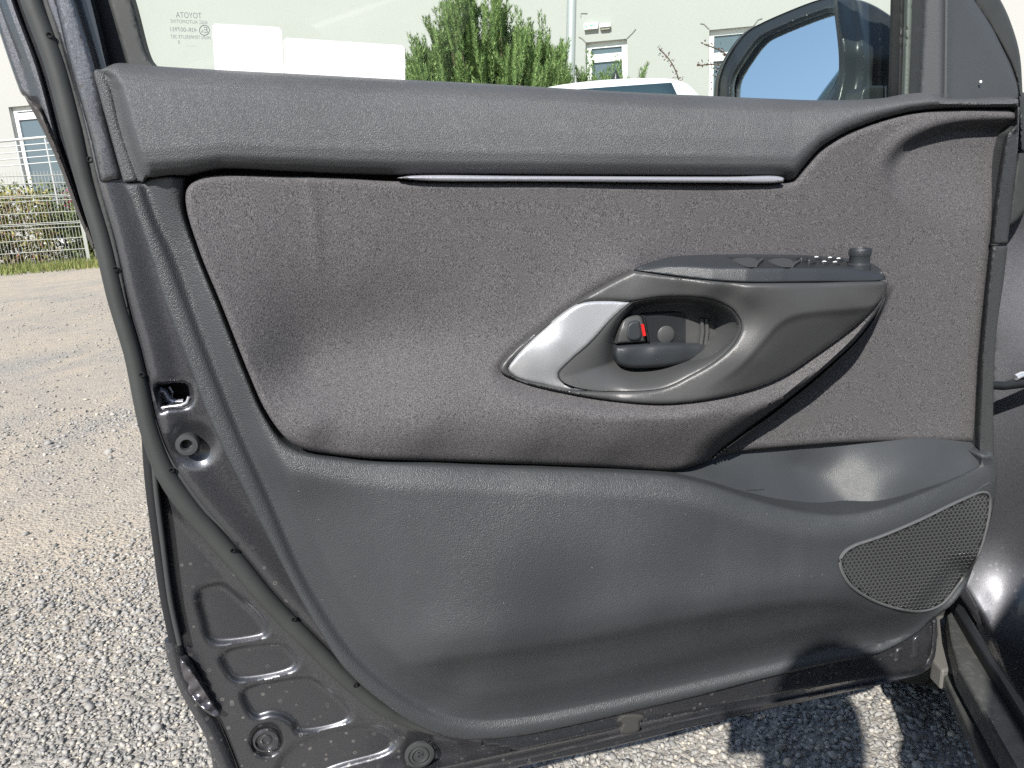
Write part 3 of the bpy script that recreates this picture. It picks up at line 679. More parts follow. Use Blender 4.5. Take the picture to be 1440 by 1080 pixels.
# ================================================================== the open car door
car_root = thing('car', 'dark grey car with its front door standing open, black trim and grey fabric inside', 'car', (.62, .92, 0), 0)
door = bpy.data.objects.new('door', None); COL.objects.link(door); door.parent = car_root; door.location = DOOR0 - np.array([.62, .92, 0]); door.rotation_euler = (0, 0, YAW)
door['label'] = 'open front door seen from its inner side'
FR[door.name] = Frame(DOOR0, YAW)

TRIM_EDGE = [(130, 101), (140, 133), (152, 177), (173, 255), (187, 291), (213, 365), (229, 418), (260, 498), (297, 595), (347, 697), (397, 795), (424, 845), (452, 893), (482, 937), (512, 967), (541, 990), (584, 1019), (640, 1039)]
BOTTOM = [(722, 1036), (796, 1022), (891, 1000), (1000, 974), (1076, 954), (1172, 932), (1236, 919), (1287, 892), (1315, 868), (1341, 849), (1360, 820)]
STRIP = [(-3, -160), (20, -80), (45, 0), (78, 90), (102, 180), (121, 260), (145, 340), (164, 420), (187, 500), (209, 600), (232, 662), (262, 708), (302, 755), (336, 794), (378, 845), (433, 901), (493, 960), (541, 998), (600, 1026), (650, 1038)]
strip_c = curve(STRIP, 6, False)

# --- painted inner sheet with its pressed recesses
RECESS = [[(279, 838), (284, 828), (312, 822), (322, 828), (374, 884), (372, 892), (362, 896), (304, 902), (294, 896), (287, 872)],
          [(313, 925), (322, 915), (390, 906), (400, 909), (417, 930), (412, 940), (336, 955), (325, 949)],
          [(342, 975), (350, 967), (432, 954), (446, 959), (492, 1002), (490, 1012), (420, 1027), (412, 1016), (398, 1006), (380, 1003), (362, 1007), (352, 1000)],
          [(394, 1072), (420, 1046), (525, 1022), (556, 1040), (550, 1052), (536, 1060), (470, 1079), (400, 1110), (390, 1100)]]
REC_C = [curve(r, 3) for r in RECESS]
LATCH = [(219, 543), (226, 541), (258, 539), (264, 543), (266, 562), (261, 568), (232, 572), (228, 575), (222, 560)]
LATCH_C = curve(LATCH, 2)
def side_of_strip(p):                        # distance right of the seal's centre line (negative on the left)
    d = seg_dist(p, strip_c, False)
    a = strip_c[:-1]; mid = (strip_c[1:] + a) / 2; tn = strip_c[1:] - a
    k = np.argmin(((p[:, None] - mid[None]) ** 2).sum(-1), 1)
    s = tn[k, 0] * (p[:, 1] - mid[k, 1]) - tn[k, 1] * (p[:, 0] - mid[k, 0])
    return np.where(s < 0, d, -d)
def w_panel(p):
    s = side_of_strip(p)
    w = np.where(s > 0, -.001 + .007 * sstep(8, 20, s) - .003 * sstep(26, 60, s), -.010 - .006 * sstep(6, 26, -s))
    for c in REC_C: w = w - .006 * sstep(-7, 5, sdist(p, c))
    d = sdist(p, LATCH_C); w = w - .004 * sstep(-9, 0, d)
    b = np.hypot(p[:, 0] - 272, p[:, 1] - 624); w = w - .007 * (1 - sstep(10, 42, b))
    b = np.hypot(p[:, 0] - 374, p[:, 1] - 1042); w = w - .010 * (1 - sstep(13, 25, b))
    b = np.hypot(p[:, 0] - 590, p[:, 1] - 1061); w = w - .003 * (1 - sstep(17, 24, b))
    # the bottom hem runs out to a fine ridge
    return w
PANEL = [(12, -160, 1), (62, 0), (84, 60), (110, 160), (138, 290), (165, 400), (192, 530), (205, 610), (212, 680), (226, 775), (236, 850), (248, 908), (272, 955), (300, 1000), (318, 1040), (345, 1110, 1), (520, 1112, 1), (626, 1082), (800, 1040), (980, 1001), (1170, 963), (1296, 939), (1306, 925), (1312, 872, 1), (1290, 840, 1), (1190, 880, 1), (900, 960, 1), (650, 1000, 1), (560, 960, 1), (470, 860, 1), (420, 740, 1), (340, 600, 1), (280, 430, 1), (220, 280, 1), (190, 165, 1), (146, 108, 1), (128, 84, 1), (100, 0, 1), (52, -160, 1)]
inner = patch('inner_panel', PANEL, w_panel, mat_paint, door, sp=4.0, rim=(7, 4), skirt=16, holes=[LATCH], feats=[(strip_c, (-20, -10, -3, 3, 8, 14, 20, 26))] + [(np.concatenate([c, c[:1]]), (-4, -1.5, 1.5, 4)) for c in REC_C])
inner['label'] = 'dark grey painted inner sheet with pressed recesses and water spots'
patch('latch_cavity', [(205, 525), (280, 525), (280, 590), (205, 590)], const(-34), mat_void, inner, sp=10, skirt=0)
tube('latch_rim', P(*np.array([(226, 574), (233, 573), (255, 570), (263, 566), (266, 558)]).T, -.002), .0016, mat_chrome, inner, 8)
tube('latch_claw', P(*np.array([(222, 548), (231, 551), (237, 562), (247, 566), (258, 566)]).T, -.020), .0035, mat_chrome, inner, 8)
tube('striker_wire', P(*np.array([(238, 544), (243, 552), (241, 560)]).T, -.016), .0012, mat_chrome, inner, 6)

# --- window frame on the rear side (slanting bands above the belt)
def band(name, l, r, w, mat, parent, sp=7, rim=(5, 4), skirt=14, wf=None):
    return patch(name, [(*q, 1) if i in (0, len(l) - 1) else q for i, q in enumerate(l)] + [(*q, 1) if i in (0, len(r) - 1) else q for i, q in enumerate(r[::-1])], wf or const(w), mat, parent, sp=sp, rim=rim, skirt=skirt)
wframe = band('window_frame', [(22, -160), (74, 0), (96, 90), (124, 190), (140, 260)], [(60, -160), (107, 0), (135, 96), (152, 177), (172, 252)], 9, mat_paint, door, rim=(9, 6))
wframe['label'] = 'painted rear upright of the window frame'
band('frame_recess', [(56, -160), (105, 0), (132, 92), (138, 112)], [(82, -160), (127, 0), (149, 92), (154, 112)], -4, mat_paint_gloss, wframe, rim=None)
band('frame_gap', [(76, -160), (123, 0), (145, 92), (150, 112)], [(112, -160), (156, 0), (182, 92), (188, 112)], -30, mat_rubber_dark, wframe, rim=None)
run = band('run_channel', [(104, -160), (152, 0), (178, 89), (185, 112)], [(138, -160), (186, 0), (210, 82), (224, 96), (232, 112)], -12, mat_rubber, door, rim=(5, 4), skirt=16)
def w_outer(p):
    s = -side_of_strip(p)
    return -.016 - .006 * sstep(12, 22, s) + .007 * sstep(22, 28, s) - .012 * sstep(34, 46, s)
of_ = patch('outer_frame', [(-82, -160, 1), (-22, -20), (0, 48), (24, 118), (30, 132), (42, 143), (62, 185), (85, 236), (108, 298), (132, 352), (152, 400, 1), (152, 360, 1), (112, 250, 1), (80, 110, 1), (40, -20, 1), (0, -160, 1)], w_outer, mat_paint2, door, sp=4, rim=(6, 5), skirt=20, feats=[(strip_c, (12, 17, 22, 25, 28, 34, 40, 46))])
of_['label'] = 'painted outer rim of the window frame'
band('drip_channel', [(33, 133), (62, 187), (85, 238), (108, 300), (130, 350)], [(58, 150), (82, 205), (104, 262), (122, 312), (136, 350)], -10, M('dark_seal', (.05, .046, .044), .55), of_, sp=5, rim=(8, 7), skirt=10)

# --- rubber weatherstrip with its moulded vent holes
hw = np.interp(strip_c[:, 1], [-160, 0, 90, 180, 260, 340, 420, 500, 600, 662, 710, 800, 900, 960, 1000, 1026, 1040], [13, 13, 13, 13.5, 11.5, 12, 12, 11.5, 12.5, 14, 14.5, 13.5, 12, 11.5, 10, 5, 2])
dep = np.linalg.norm(P(strip_c[:, 0], strip_c[:, 1], .002) - CAM, axis=1)
strip = tube('weatherstrip', P(strip_c[:, 0], strip_c[:, 1], .002), hw / FPX * dep * .88, mat_rubber, door, 16)
strip['label'] = 'grey rubber weatherstrip running down the rear edge'
for (x, y) in [(69, 49), (126, 224), (162, 378), (199, 527), (241, 661), (327, 774), (413, 871), (500, 964)]:
    k = np.argmin((strip_c[:, 0] - x) ** 2 + (strip_c[:, 1] - y) ** 2); rr = hw[k] / FPX * dep[k] * .88
    off = min(np.hypot(*(strip_c[k] - (x, y))) / FPX * dep[k], rr * .9)
    wv_ = .002 + (rr ** 2 - off ** 2) ** .5
    c = P(np.array(x), np.array(y), wv_ + .0001)
    lathe('vent_hole', c, NN * .9 + EU * .2, [(.0024, -.002), (.0024, .0004), (.0016, .0005), (.0015, -.003)], mat_void, strip, 12)
lip = band('weatherstrip_lip', [(8, -160), (58, 0), (84, 90), (112, 180), (131, 260), (153, 340), (172, 420), (190, 500), (213, 590)], [(22, -160), (73, 0), (97, 90), (126, 185), (143, 262), (165, 345), (179, 420), (196, 500), (217, 590)], 5, mat_rubber, strip, sp=5, rim=(4, 3), wf=lambda p: .005 + 0 * p[:, 0])
lip2 = band('weatherstrip_seam', [(213, 585), (228, 630), (250, 672), (280, 712), (320, 752), (362, 796), (405, 846), (448, 893), (486, 930)], [(217, 585), (233, 630), (256, 670), (286, 709), (326, 749), (367, 793), (410, 843), (452, 890), (490, 927)], 4, mat_grommet, strip, sp=4, rim=None)

# --- outer edge of the door: rubber edge seal, crumpled sealer, hem
edge1 = tube('edge_seal', P(*curve([(209, 585), (210, 625), (214, 680), (224, 760), (234, 835), (247, 900)], 8, False).T, -.012), .0062, mat_rubber_dark, door, 10)
tube('edge_bead', P(*curve([(214, 600), (219, 680), (230, 770), (240, 845), (253, 906)], 8, False).T, -.006), .0026, mat_grommet, edge1, 8)
tube('hem_edge', P(*curve([(243, 898), (248, 925), (262, 962), (280, 995), (300, 1030), (326, 1095)], 6, False).T, -.014), .008, mat_paint2, door, 10)
def w_fold(p): return -.004 + .0030 * np.sin(p[:, 1] * .13 - p[:, 0] * .10) + .0012 * np.sin(p[:, 1] * .29 + p[:, 0] * .2)
fold = patch('crumpled_sealer', [(254, 926), (262, 930), (272, 946), (286, 968), (300, 990), (310, 1004), (303, 1008), (288, 1000), (270, 982), (260, 962), (255, 944)], w_fold, M('shiny_sealer', (.16, .155, .17), .2, .7), door, sp=2.5, rim=(4, 3), skirt=8)
fold['label'] = 'crumpled shiny sealer on the door edge'
patch('outer_skin', [(208, 575), (207, 640), (214, 740), (228, 850), (244, 930), (262, 985), (290, 1040), (315, 1110), (390, 1110, 1), (330, 980, 1), (262, 850, 1), (230, 640, 1)], const(-32), mat_paint2, door, sp=10, rim=(6, 5), skirt=8)

# --- grommets, plug and bumper
def disc(name, x, y, w, prof, mat, parent, seg=28): return lathe(name, P(np.array(x), np.array(y), w), NN, prof, mat, parent, seg)
bump_ = disc('rubber_bumper', 266, 621, .0, [(.0075, -.006), (.0098, .004), (.0102, .0095), (.0092, .0115), (.0058, .0118), (.0048, .0105), (.0044, .004), (.0, .003)], mat_grommet, door)
plug = disc('body_plug', 374, 1042, -.010, [(.0135, -.002), (.0125, .001), (.0108, .0012), (.0102, -.004), (.006, -.0045), (.0058, -.001), (.0042, -.0006), (.0036, -.004), (0, -.0045)], mat_paint2, inner)
disc('plug_hole', 373, 1042, -.0145, [(.0037, 0), (.0036, .002), (0, .0024)], mat_void, plug)
gro = disc('grommet', 590, 1061, -.003, [(.0165, -.001), (.016, .0015), (.0125, .0022), (.0118, .0006), (.0105, .0004), (.0100, .0022), (.0085, .0026), (.0078, .0006), (.005, .0004), (.0046, .0012), (0, .0014)], mat_grommet, door)
for k in range(3):
    a = k * 2.1; disc('grommet_dimple', 590 + 3 * cos(a), 1061 + 3 * sin(a), -.0014, [(.0013, 0), (.0011, .0006), (0, .0008)], mat_button, gro, 10)

# --- bottom edge below the trim
def w_bot(p):
    yl = np.interp(p[:, 0], [540, 626, 800, 980, 1170, 1300, 1330], [1097, 1078, 1040, 999, 962, 938, 930]); d = p[:, 1] - yl
    return .006 * np.exp(-(d / 2.2) ** 2) - .004 - .006 * sstep(3, 8, d) + .003 * np.exp(-((d - 11) / 2.0) ** 2)
bot = patch('bottom_hem', [(540, 1094, 1), (626, 1075), (800, 1037), (980, 996), (1170, 958), (1292, 935), (1305, 926), (1312, 872, 1), (1318, 872, 1), (1313, 929), (1300, 945), (1267, 956), (1178, 976), (1076, 999), (1000, 1016), (859, 1051), (731, 1078), (600, 1112, 1), (540, 1125, 1)], w_bot, mat_paint2, door, sp=3.0, rim=(4, 3), skirt=22, feats=[(curve([(540, 1097), (626, 1078), (800, 1040), (980, 999), (1170, 962), (1296, 938)], 5, False), (-3, -1.5, 0, 1.5, 3, 5, 8, 10, 11, 12, 14))])
bot['label'] = 'scratched bottom hem of the door'
patch('tape_patch', [(868, 1015), (874, 1007), (892, 1004), (905, 1006), (907, 1010), (900, 1014), (899, 1027), (874, 1032), (872, 1026), (876, 1018)], const(6), M('grey_tape', (.05, .05, .048), .6), bot, sp=3, rim=(3, 2), skirt=4)
patch('drain_lip', [(1262, 912), (1290, 893), (1305, 878), (1310, 880), (1306, 905), (1298, 922), (1270, 930), (1240, 934)], lambda p: .002 + .003 * np.sin(p[:, 0] * .25), mat_paint2, bot, sp=3, rim=(4, 3), skirt=6)

# ------------------------------------------------------------------ trim mouldings
FAB_L = [(427, 631), (403, 617), (374, 578), (350, 525), (313, 432), (281, 354), (262, 290), (263, 266), (277, 253), (301, 247)]
bk = patch('trim_backing', [(160, 110, 1), (1425, 150, 1), (1410, 250), (1385, 400), (1372, 620), (1380, 700), (1340, 830), (1280, 880), (900, 970), (640, 1010), (500, 920), (330, 560), (200, 240, 1)], const(3), mat_void, door, sp=30, skirt=0)
patch('outer_skin_panel', [(150, 130, 1), (1425, 165, 1), (1410, 250), (1385, 400), (1372, 620), (1380, 700), (1330, 850), (1270, 900), (900, 990), (640, 1040), (420, 1040), (300, 900), (250, 600), (180, 280, 1)], const(-95), mat_paint2, door, sp=30, skirt=0)
# belt moulding (upper trim)
BELT_TOP = [(133, 99), (143, 97), (152, 93), (163, 89), (180, 89), (222, 93), (305, 98), (422, 104), (569, 112), (673, 117), (840, 127), (980, 134), (1092, 139), (1161, 141), (1240, 138), (1275, 132), (1310, 131), (1329, 138), (1420, 137), (1432, 140, 1)]
BELT = BELT_TOP + [(1432, 153, 1), (1397, 152), (1330, 153), (1280, 158), (1233, 170), (1187, 188), (1153, 209), (1127, 238), (1117, 251), (1108, 254), (1100, 249, 1), (1020, 248), (740, 246), (560, 246), (478, 244), (394, 240), (311, 237), (278, 243), (262, 246), (240, 246), (205, 249, 1), (201, 256, 1), (174, 257, 1), (152, 178), (140, 134)]
ridge = np.array([(146, 96), (158, 108), (166, 126), (178, 177), (190, 215), (201, 246), (203, 262)], float)
def w_belt(p):
    x, y = p[:, 0], p[:, 1]
    top = np.interp(x, [130, 163, 222, 422, 673, 980, 1161, 1240, 1310, 1330, 1440], [96, 88, 93, 104, 117, 134, 141, 138, 131, 137, 138])
    bot_ = np.interp(x, [150, 262, 311, 560, 1100, 1117, 1127, 1153, 1187, 1233, 1280, 1330, 1440], [256, 246, 238, 247, 249, 251, 238, 209, 188, 170, 158, 153, 152])
    t = np.clip((y - top) / np.maximum(bot_ - top, 4), 0, 1)
    prof = np.interp(t, [0, .03, .08, .16, .3, .5, .74, .86, .94, 1], [12, 20, 27, 33, 38, 42, 45, 44, 39, 31]) / 1000
    k = sstep(1085, 1330, x); prof = prof * (1 - k) + (.030 + .010 * np.sin(np.clip(t, 0, 1) * pi)) * k
    rx = np.interp(y, ridge[:, 1], ridge[:, 0]); d = x - rx
    fl = .016
    k = sstep(-9, 13, d)
    return fl * (1 - k) + prof * k - .003 * np.exp(-((d + 7) / 5) ** 2)
belt = patch('upper_trim', BELT, w_belt, mat_belt, door, sp=4, rim=(4, 4), skirt=22, fine=5, feats=[(curve([tuple(q) for q in ridge], 4, False), (-10, -5, 0, 5, 10))])
belt['label'] = 'black leather-grained moulding along the window belt'
ch = patch('bright_strip', [(559, 250, 1), (580, 247), (740, 247.5), (1020, 248.5), (1095, 248), (1103, 251), (1102, 255), (1092, 257), (1020, 257), (740, 255), (600, 254)], const(42), mat_chrome, door, sp=3, rim=(3.5, 3), skirt=10)
ch['label'] = 'thin bright metal strip under the belt moulding'

# fabric insert
CONT = [(985, 670), (1004, 645), (1044, 614), (1100, 573), (1165, 519), (1212, 473), (1240, 432), (1246, 416)]
cont_c = curve(CONT, 5, False)
BEHIND = np.concatenate([cont_c, np.array([(1236, 402), (1200, 398), (1100, 398), (950, 392), (900, 384), (892, 370), (892, 60), (1500, 60), (1500, 700), (985, 700)], float)])
UPPER = [(560, 262, 35), (800, 262, 35), (1100, 262, 35), (700, 300, 34), (900, 300, 34), (1000, 300, 32), (1100, 330, 32), (900, 350, 36), (1153, 225, 36), (1220, 190, 37), (1300, 170, 36), (1420, 165, 32)]
f_left = rbf(UPPER + [(300, 270, 33), (275, 300, 35), (300, 400, 37), (345, 500, 39), (400, 590, 41), (350, 330, 33), (400, 440, 22), (430, 515, 13), (420, 350, 29), (450, 300, 31), (520, 500, 12), (500, 400, 23), (600, 380, 27), (620, 480, 20), (520, 560, 35), (440, 600, 44), (600, 560, 44), (700, 560, 52), (600, 598, 52), (750, 598, 62), (850, 600, 70), (950, 600, 78), (1000, 590, 82), (1100, 560, 86), (1200, 470, 92), (1240, 410, 92), (460, 632, 34), (600, 642, 35), (750, 648, 38), (860, 652, 42), (930, 654, 46), (600, 622, 46), (750, 625, 54), (860, 630, 60), (500, 618, 42), (960, 640, 56), (1000, 625, 66), (1080, 582, 76), (700, 420, 31), (750, 470, 36), (800, 420, 37), (690, 520, 38), (880, 382, 42), (1000, 400, 50), (1100, 400, 60)])
f_back = rbf(UPPER + [(700, 400, 30), (950, 450, 26), (1200, 350, 30), (1300, 300, 28), (1390, 300, 30), (1300, 450, 24), (1370, 500, 26), (1300, 600, 20), (1150, 600, 18), (1000, 640, 18), (1370, 615, 24), (1200, 500, 20), (1380, 400, 28)])
DENT = curve([(1500, 172), (1420, 172), (1345, 176), (1300, 188), (1266, 208), (1249, 235), (1256, 268), (1300, 330), (1400, 380), (1500, 380)], 6)
POD = [(703, 520), (722, 493), (770, 455), (820, 420), (875, 389), (892, 381, 1), (960, 391), (1050, 398.5), (1150, 398), (1246, 396, 1), (1243, 412), (1225, 437), (1190, 468), (1150, 497), (1100, 530), (1040, 552), (950, 567), (880, 565), (800, 553), (735, 537)]
f_pod = rbf([(703, 520, 43), (735, 537, 46), (770, 455, 44), (820, 420, 45), (875, 389, 48), (892, 381, 50), (960, 391, 68), (1050, 398, 90), (1150, 398, 95), (1244, 396, 93), (800, 553, 57), (880, 565, 69), (950, 567, 78), (1040, 552, 84), (1100, 530, 87), (1150, 497, 89), (1190, 468, 89), (1243, 412, 88),
             (900, 405, 54), (960, 412, 62), (1020, 420, 74), (1060, 440, 84), (1080, 470, 92), (1120, 446, 99), (1210, 434, 97), (1160, 420, 97), (1060, 505, 92), (1000, 538, 84), (940, 556, 75), (870, 556, 62), (1050, 470, 84), (1120, 480, 95), (845, 412, 47), (1050, 412, 92), (1100, 414, 98), (1200, 412, 98), (1000, 405, 80)])
pod_c = curve(POD, 4)
pcrease = curve([(985, 552), (1040, 515), (1075, 478), (1092, 458), (1112, 445), (1140, 439), (1209, 433), (1250, 424)], 4, False)
f_pod0 = f_pod
def f_pod(p):
    t = p[:, 1] - np.interp(p[:, 0], pcrease[:, 0], pcrease[:, 1]); k = sstep(985, 1060, p[:, 0])
    return f_pod0(p) - k * .00016 * np.maximum(t, 0) - k * .002 * sstep(-1, 9, t)
def w_fab(p):
    w = w_fab0(p); s = sdist(p, pod_c); near = s > -110
    cap = f_pod(p) - .009 - .02 * sstep(2, 12, s) - .03 * sstep(10, 20, s) + .0007 * np.maximum(-s, 0)
    h = np.clip(.5 + .5 * (cap - w) / .006, 0, 1); sm = cap * (1 - h) + w * h - .006 * h * (1 - h)
    return np.where(near, sm, w)
def w_fab0(p):
    s = sdist(p, BEHIND); wid = np.where(p[:, 1] > 388, 3.0, 3 + 60 * sstep(388, 340, p[:, 1]))
    k = sstep(-1, 1, s / wid)
    fold = seg_dist(p, cont_c, False)
    B = f_back(p); L = f_left(p); L = L - np.where(s < 0, (L - B - .004) * (1 - np.clip(fold / np.interp(p[:, 0], [1000, 1100, 1180, 1250], [34, 24, 13, 8]), 0, 1)) ** 2.3, 0)
    ds = sdist(p, DENT); fade = 1 - sstep(200, 320, p[:, 1] + .25 * (1330 - p[:, 0]))
    B = B - .015 * sstep(-7, 12, ds) * fade + .003 * np.exp(-((ds + 10) / 10) ** 2) * fade
    streak = .0016 * np.exp(-((p[:, 0] - 437 - .09 * (p[:, 1] - 260)) / 9) ** 2) * (1 - sstep(330, 420, p[:, 1]))
    return L * (1 - k) + B * k + streak
FAB = FAB_L + [(400, 248), (480, 250), (560, 255), (740, 256), (1020, 258), (1092, 258.5), (1108, 257), (1119, 253), (1130, 240), (1156, 211), (1189, 190), (1235, 172), (1281, 160), (1330, 155), (1397, 154), (1424, 156), (1429, 163), (1426, 176), (1414, 189), (1410, 207), (1399, 284), (1393, 344), (1387, 400), (1378, 500), (1372, 618), (1371, 623, 1), (1237, 622), (1125, 628), (1024, 639), (994, 649), (956, 660), (930, 662), (900, 660), (830, 656), (640, 649), (525, 645), (460, 638)]
fab = patch('fabric_insert', FAB, w_fab, mat_fabric, door, sp=5, rim=(9, 7), skirt=24, feats=[(cont_c, (-22, -16, -12, -8, -5, -2, 0, 2, 5, 8, 12, 16, 22)), (DENT[1:60], (-12, -6, 0, 6, 12))])
fab['label'] = 'dark grey woven fabric insert swelling into the armrest'

# lower trim
CREASE = [(201, 250), (222, 312), (240, 353), (290, 487), (335, 600), (380, 700), (419, 790), (453, 852), (497, 916), (545, 960), (604, 997), (668, 1012), (732, 1008), (828, 990), (1000, 953), (1076, 935), (1172, 914), (1236, 905), (1285, 888), (1320, 858), (1355, 815)]
crease_c = curve(CREASE, 6, False)
RIM = [(900, 664), (945, 668), (1000, 681), (1060, 701), (1125, 717), (1180, 722), (1240, 712), (1300, 690), (1350, 668), (1378, 652), (1380, 640)]
f_low = rbf([(215, 270, 30), (270, 400, 33), (320, 500, 33), (370, 600, 35), (250, 320, 31), (430, 650, 41), (520, 664, 43), (700, 668, 47), (850, 674, 55), (945, 684, 62), (1000, 696, 68), (1060, 716, 72), (1130, 733, 76), (1180, 738, 78), (1240, 728, 78), (1300, 704, 73), (1385, 665, 56),
             (430, 720, 29), (470, 800, 30), (540, 880, 34), (520, 760, 40), (600, 720, 48), (600, 850, 47), (800, 720, 58), (800, 850, 61), (1000, 760, 68), (1000, 830, 71), (1100, 800, 75), (1100, 845, 73), (1180, 845, 70), (620, 925, 46), (700, 915, 56), (900, 880, 64), (1000, 862, 69),
             (640, 955, 32), (700, 955, 38), (900, 925, 42), (1000, 905, 44), (1150, 885, 48), (1250, 875, 44), (660, 1000, 20), (750, 995, 20), (900, 965, 22), (1050, 932, 24), (1200, 902, 26), (1290, 780, 68), (1200, 770, 75), (1370, 720, 58), (1340, 820, 48), (1300, 870, 40), (1395, 700, 46)])
inner_c = curve([(262, 249), (257, 292), (277, 356), (309, 434), (346, 527), (370, 581), (399, 621), (425, 635), (459, 642), (525, 649), (640, 653), (830, 660)] + RIM[:-1], 6, False)
under_c = curve([(560, 938), (640, 926), (700, 918), (800, 903), (900, 884), (1000, 866), (1100, 851), (1180, 848), (1250, 866)], 6, False)
def w_low(p):
    d = seg_dist(p, crease_c, False)
    q = np.concatenate([crease_c, np.array([(1420, 780), (1440, 600), (1000, 300), (300, 240)], float)])
    ins = inside(p, q)
    b = f_low(p)
    bump_in = np.where(ins, .013 + (b - .013) * sstep(0, 42, d), .013 + .005 * sstep(0, 13, d))
    din = seg_dist(p, inner_c, False); bump_in = bump_in - np.where(ins, .013 * (1 - np.clip(din / 40, 0, 1)) ** 1.8, 0)
    yu = np.interp(p[:, 0], under_c[:, 0], under_c[:, 1]); k = sstep(540, 660, p[:, 0]) * (1 - sstep(1200, 1290, p[:, 0])); t = p[:, 1] - yu
    return bump_in + k * np.where(ins, .007 * np.exp(-((t + 8) / 42) ** 2) * (1 - sstep(-4, 10, t)) - .005 * sstep(0, 26, t) * (1 - sstep(40, 80, t)), 0)
LOW = [(201, 258, 1), (205, 251, 1), (240, 248), (262, 249, 1), (259, 268), (257, 292), (277, 356), (309, 434), (346, 527), (370, 581), (399, 621), (425, 635), (459, 642), (525, 649), (640, 653), (830, 660), (900, 664)] + RIM[1:] + [(1384, 640, 1), (1396, 637, 1), (1401, 654), (1399, 699), (1387, 755), (1371, 792)] + [(x, y) for x, y in BOTTOM[::-1]] + [(640, 1039)] + [(x, y) for x, y in TRIM_EDGE[::-1][1:] if y > 260] + [(174, 259, 1)]
low = patch('lower_trim', LOW, w_low, mat_lower, door, sp=6, rim=(5, 4), skirt=30, sharp=80, feats=[(crease_c, (-9, -5, -2, 0, 3, 7, 12, 20)), (under_c, (-10, -5, 0, 5, 10, 18))])
low['label'] = 'black hard plastic lower trim with map pocket lip'
# grained flange that frames the panel: own grain on the left border
f_pk = rbf([(930, 655, 22), (940, 670, 40), (1000, 634, 8), (1000, 650, 13), (1124, 618, 6), (1124, 632, 6), (1237, 613, 8), (1237, 626, 16), (1372, 614, 12), (1372, 628, 24), (1000, 668, 32), (1060, 672, 20), (1120, 655, 4), (1150, 665, 8), (1190, 650, 15), (1190, 680, 25), (1190, 705, 34), (1225, 670, 35), (1225, 690, 42), (1270, 655, 40), (1300, 645, 38), (1372, 645, 40), (1110, 690, 24), (1060, 715, 46), (1120, 715, 36), (1180, 745, 58), (1250, 735, 62), (1300, 715, 58), (1380, 675, 50)])
pk = patch('door_pocket', [(925, 656, 1), (956, 648), (994, 638), (1024, 630), (1125, 620), (1237, 614), (1374, 614, 1), (1386, 640, 1), (1392, 680, 1), (1300, 730), (1180, 760), (1060, 735), (960, 695, 1)], f_pk, mat_pocket, door, sp=6, skirt=4)
pk['label'] = 'smooth scooped map pocket inside the lower trim'
tube('pocket_emblem', P(*np.array([(1049, 696), (1050, 689), (1075, 688)]).T, f_pk(np.array([(1049, 696), (1050, 689), (1075, 688)])) + .0004), .0007, mat_pocket, pk, 6)

# strip of trim along the hinge side
def w_edge(p):
    xl = np.interp(p[:, 1], [147, 176, 188, 207, 284, 344, 400, 500, 621, 660], [1428, 1427, 1415, 1411, 1400, 1394, 1388, 1379, 1374, 1374]); d = p[:, 0] - xl
    return .028 + .011 * np.exp(-((d - 5) / 5.) ** 2) - .012 * sstep(14, 30, d)
EDGE_A = [(1431, 150, 1), (1427, 176), (1415, 188), (1411, 207), (1400, 284), (1394, 343, 1), (1417, 343, 1), (1424, 284), (1431, 212), (1434, 150, 1)]
EDGE_B = [(1394, 346, 1), (1388, 400), (1379, 500), (1374, 610), (1376, 640), (1382, 650, 1), (1398, 648, 1), (1397, 560), (1401, 470), (1412, 390), (1417, 346, 1)]
edge_f = [(curve([(1427, 180), (1415, 190), (1411, 207), (1400, 284), (1394, 343), (1388, 400), (1379, 500), (1374, 621)], 5, False) + np.array([5.0, 0]), (-3, 0, 3, 6))]
ea = patch('hinge_edge_trim', EDGE_A, w_edge, mat_frame, door, sp=4, rim=(4, 4), skirt=20, sharp=80, feats=edge_f)
ea['label'] = 'upper strip of trim along the hinge edge'
eb = patch('hinge_edge_trim', EDGE_B, w_edge, mat_frame, door, sp=4, rim=(4, 4), skirt=20, sharp=80, feats=edge_f)
eb['label'] = 'lower strip of trim along the hinge edge'

# speaker grille
GR = [(1181, 790), (1187, 777), (1200, 768), (1237, 755), (1294, 731), (1350, 704), (1382, 692), (1390, 695), (1392, 710), (1386, 747), (1373, 785), (1349, 819), (1324, 849), (1297, 859), (1264, 856), (1222, 841), (1192, 818)]
gr_c = curve(GR, 5)
def w_gr(o): return lambda p: w_low(p) + o
grl = patch('speaker_grille', GR, w_gr(.0012), mat_void, door, sp=7, skirt=3)
grl['label'] = 'perforated speaker grille in the lower front corner'
V = []; F = []
px, py = 5.9, 4.7
cells = []
for j in range(-5, 60):
    for i in range(-5, 60):
        x = 1175 + i * px + (j % 2) * px / 2; y = 685 + j * py - (x - 1280) * .10
        cells.append((x, y))
cells = np.array(cells); cells = cells[sdist(cells, gr_c) > 3.0]
ang = np.arange(6) * pi / 3 + pi / 6
for (x, y) in cells:
    o0 = len(V)
    out = np.stack([x + px * .578 * np.cos(ang), y + py * .68 * np.sin(ang)], -1); inn = np.stack([x + px * .27 * np.cos(ang), y + .4 + py * .30 * np.sin(ang)], -1)
    V += [(*q, .0034) for q in out] + [(*q, .0016) for q in inn]
    for k in range(6): F.append((o0 + k, o0 + (k + 1) % 6, o0 + 6 + (k + 1) % 6, o0 + 6 + k))
V = np.array(V); X = P(V[:, 0], V[:, 1], w_low(V[:, :2]) + V[:, 2])
gm = mesh('grille_mesh', X, F, mat_grille, grl, smooth=False); gm['kind'] = 'stuff'
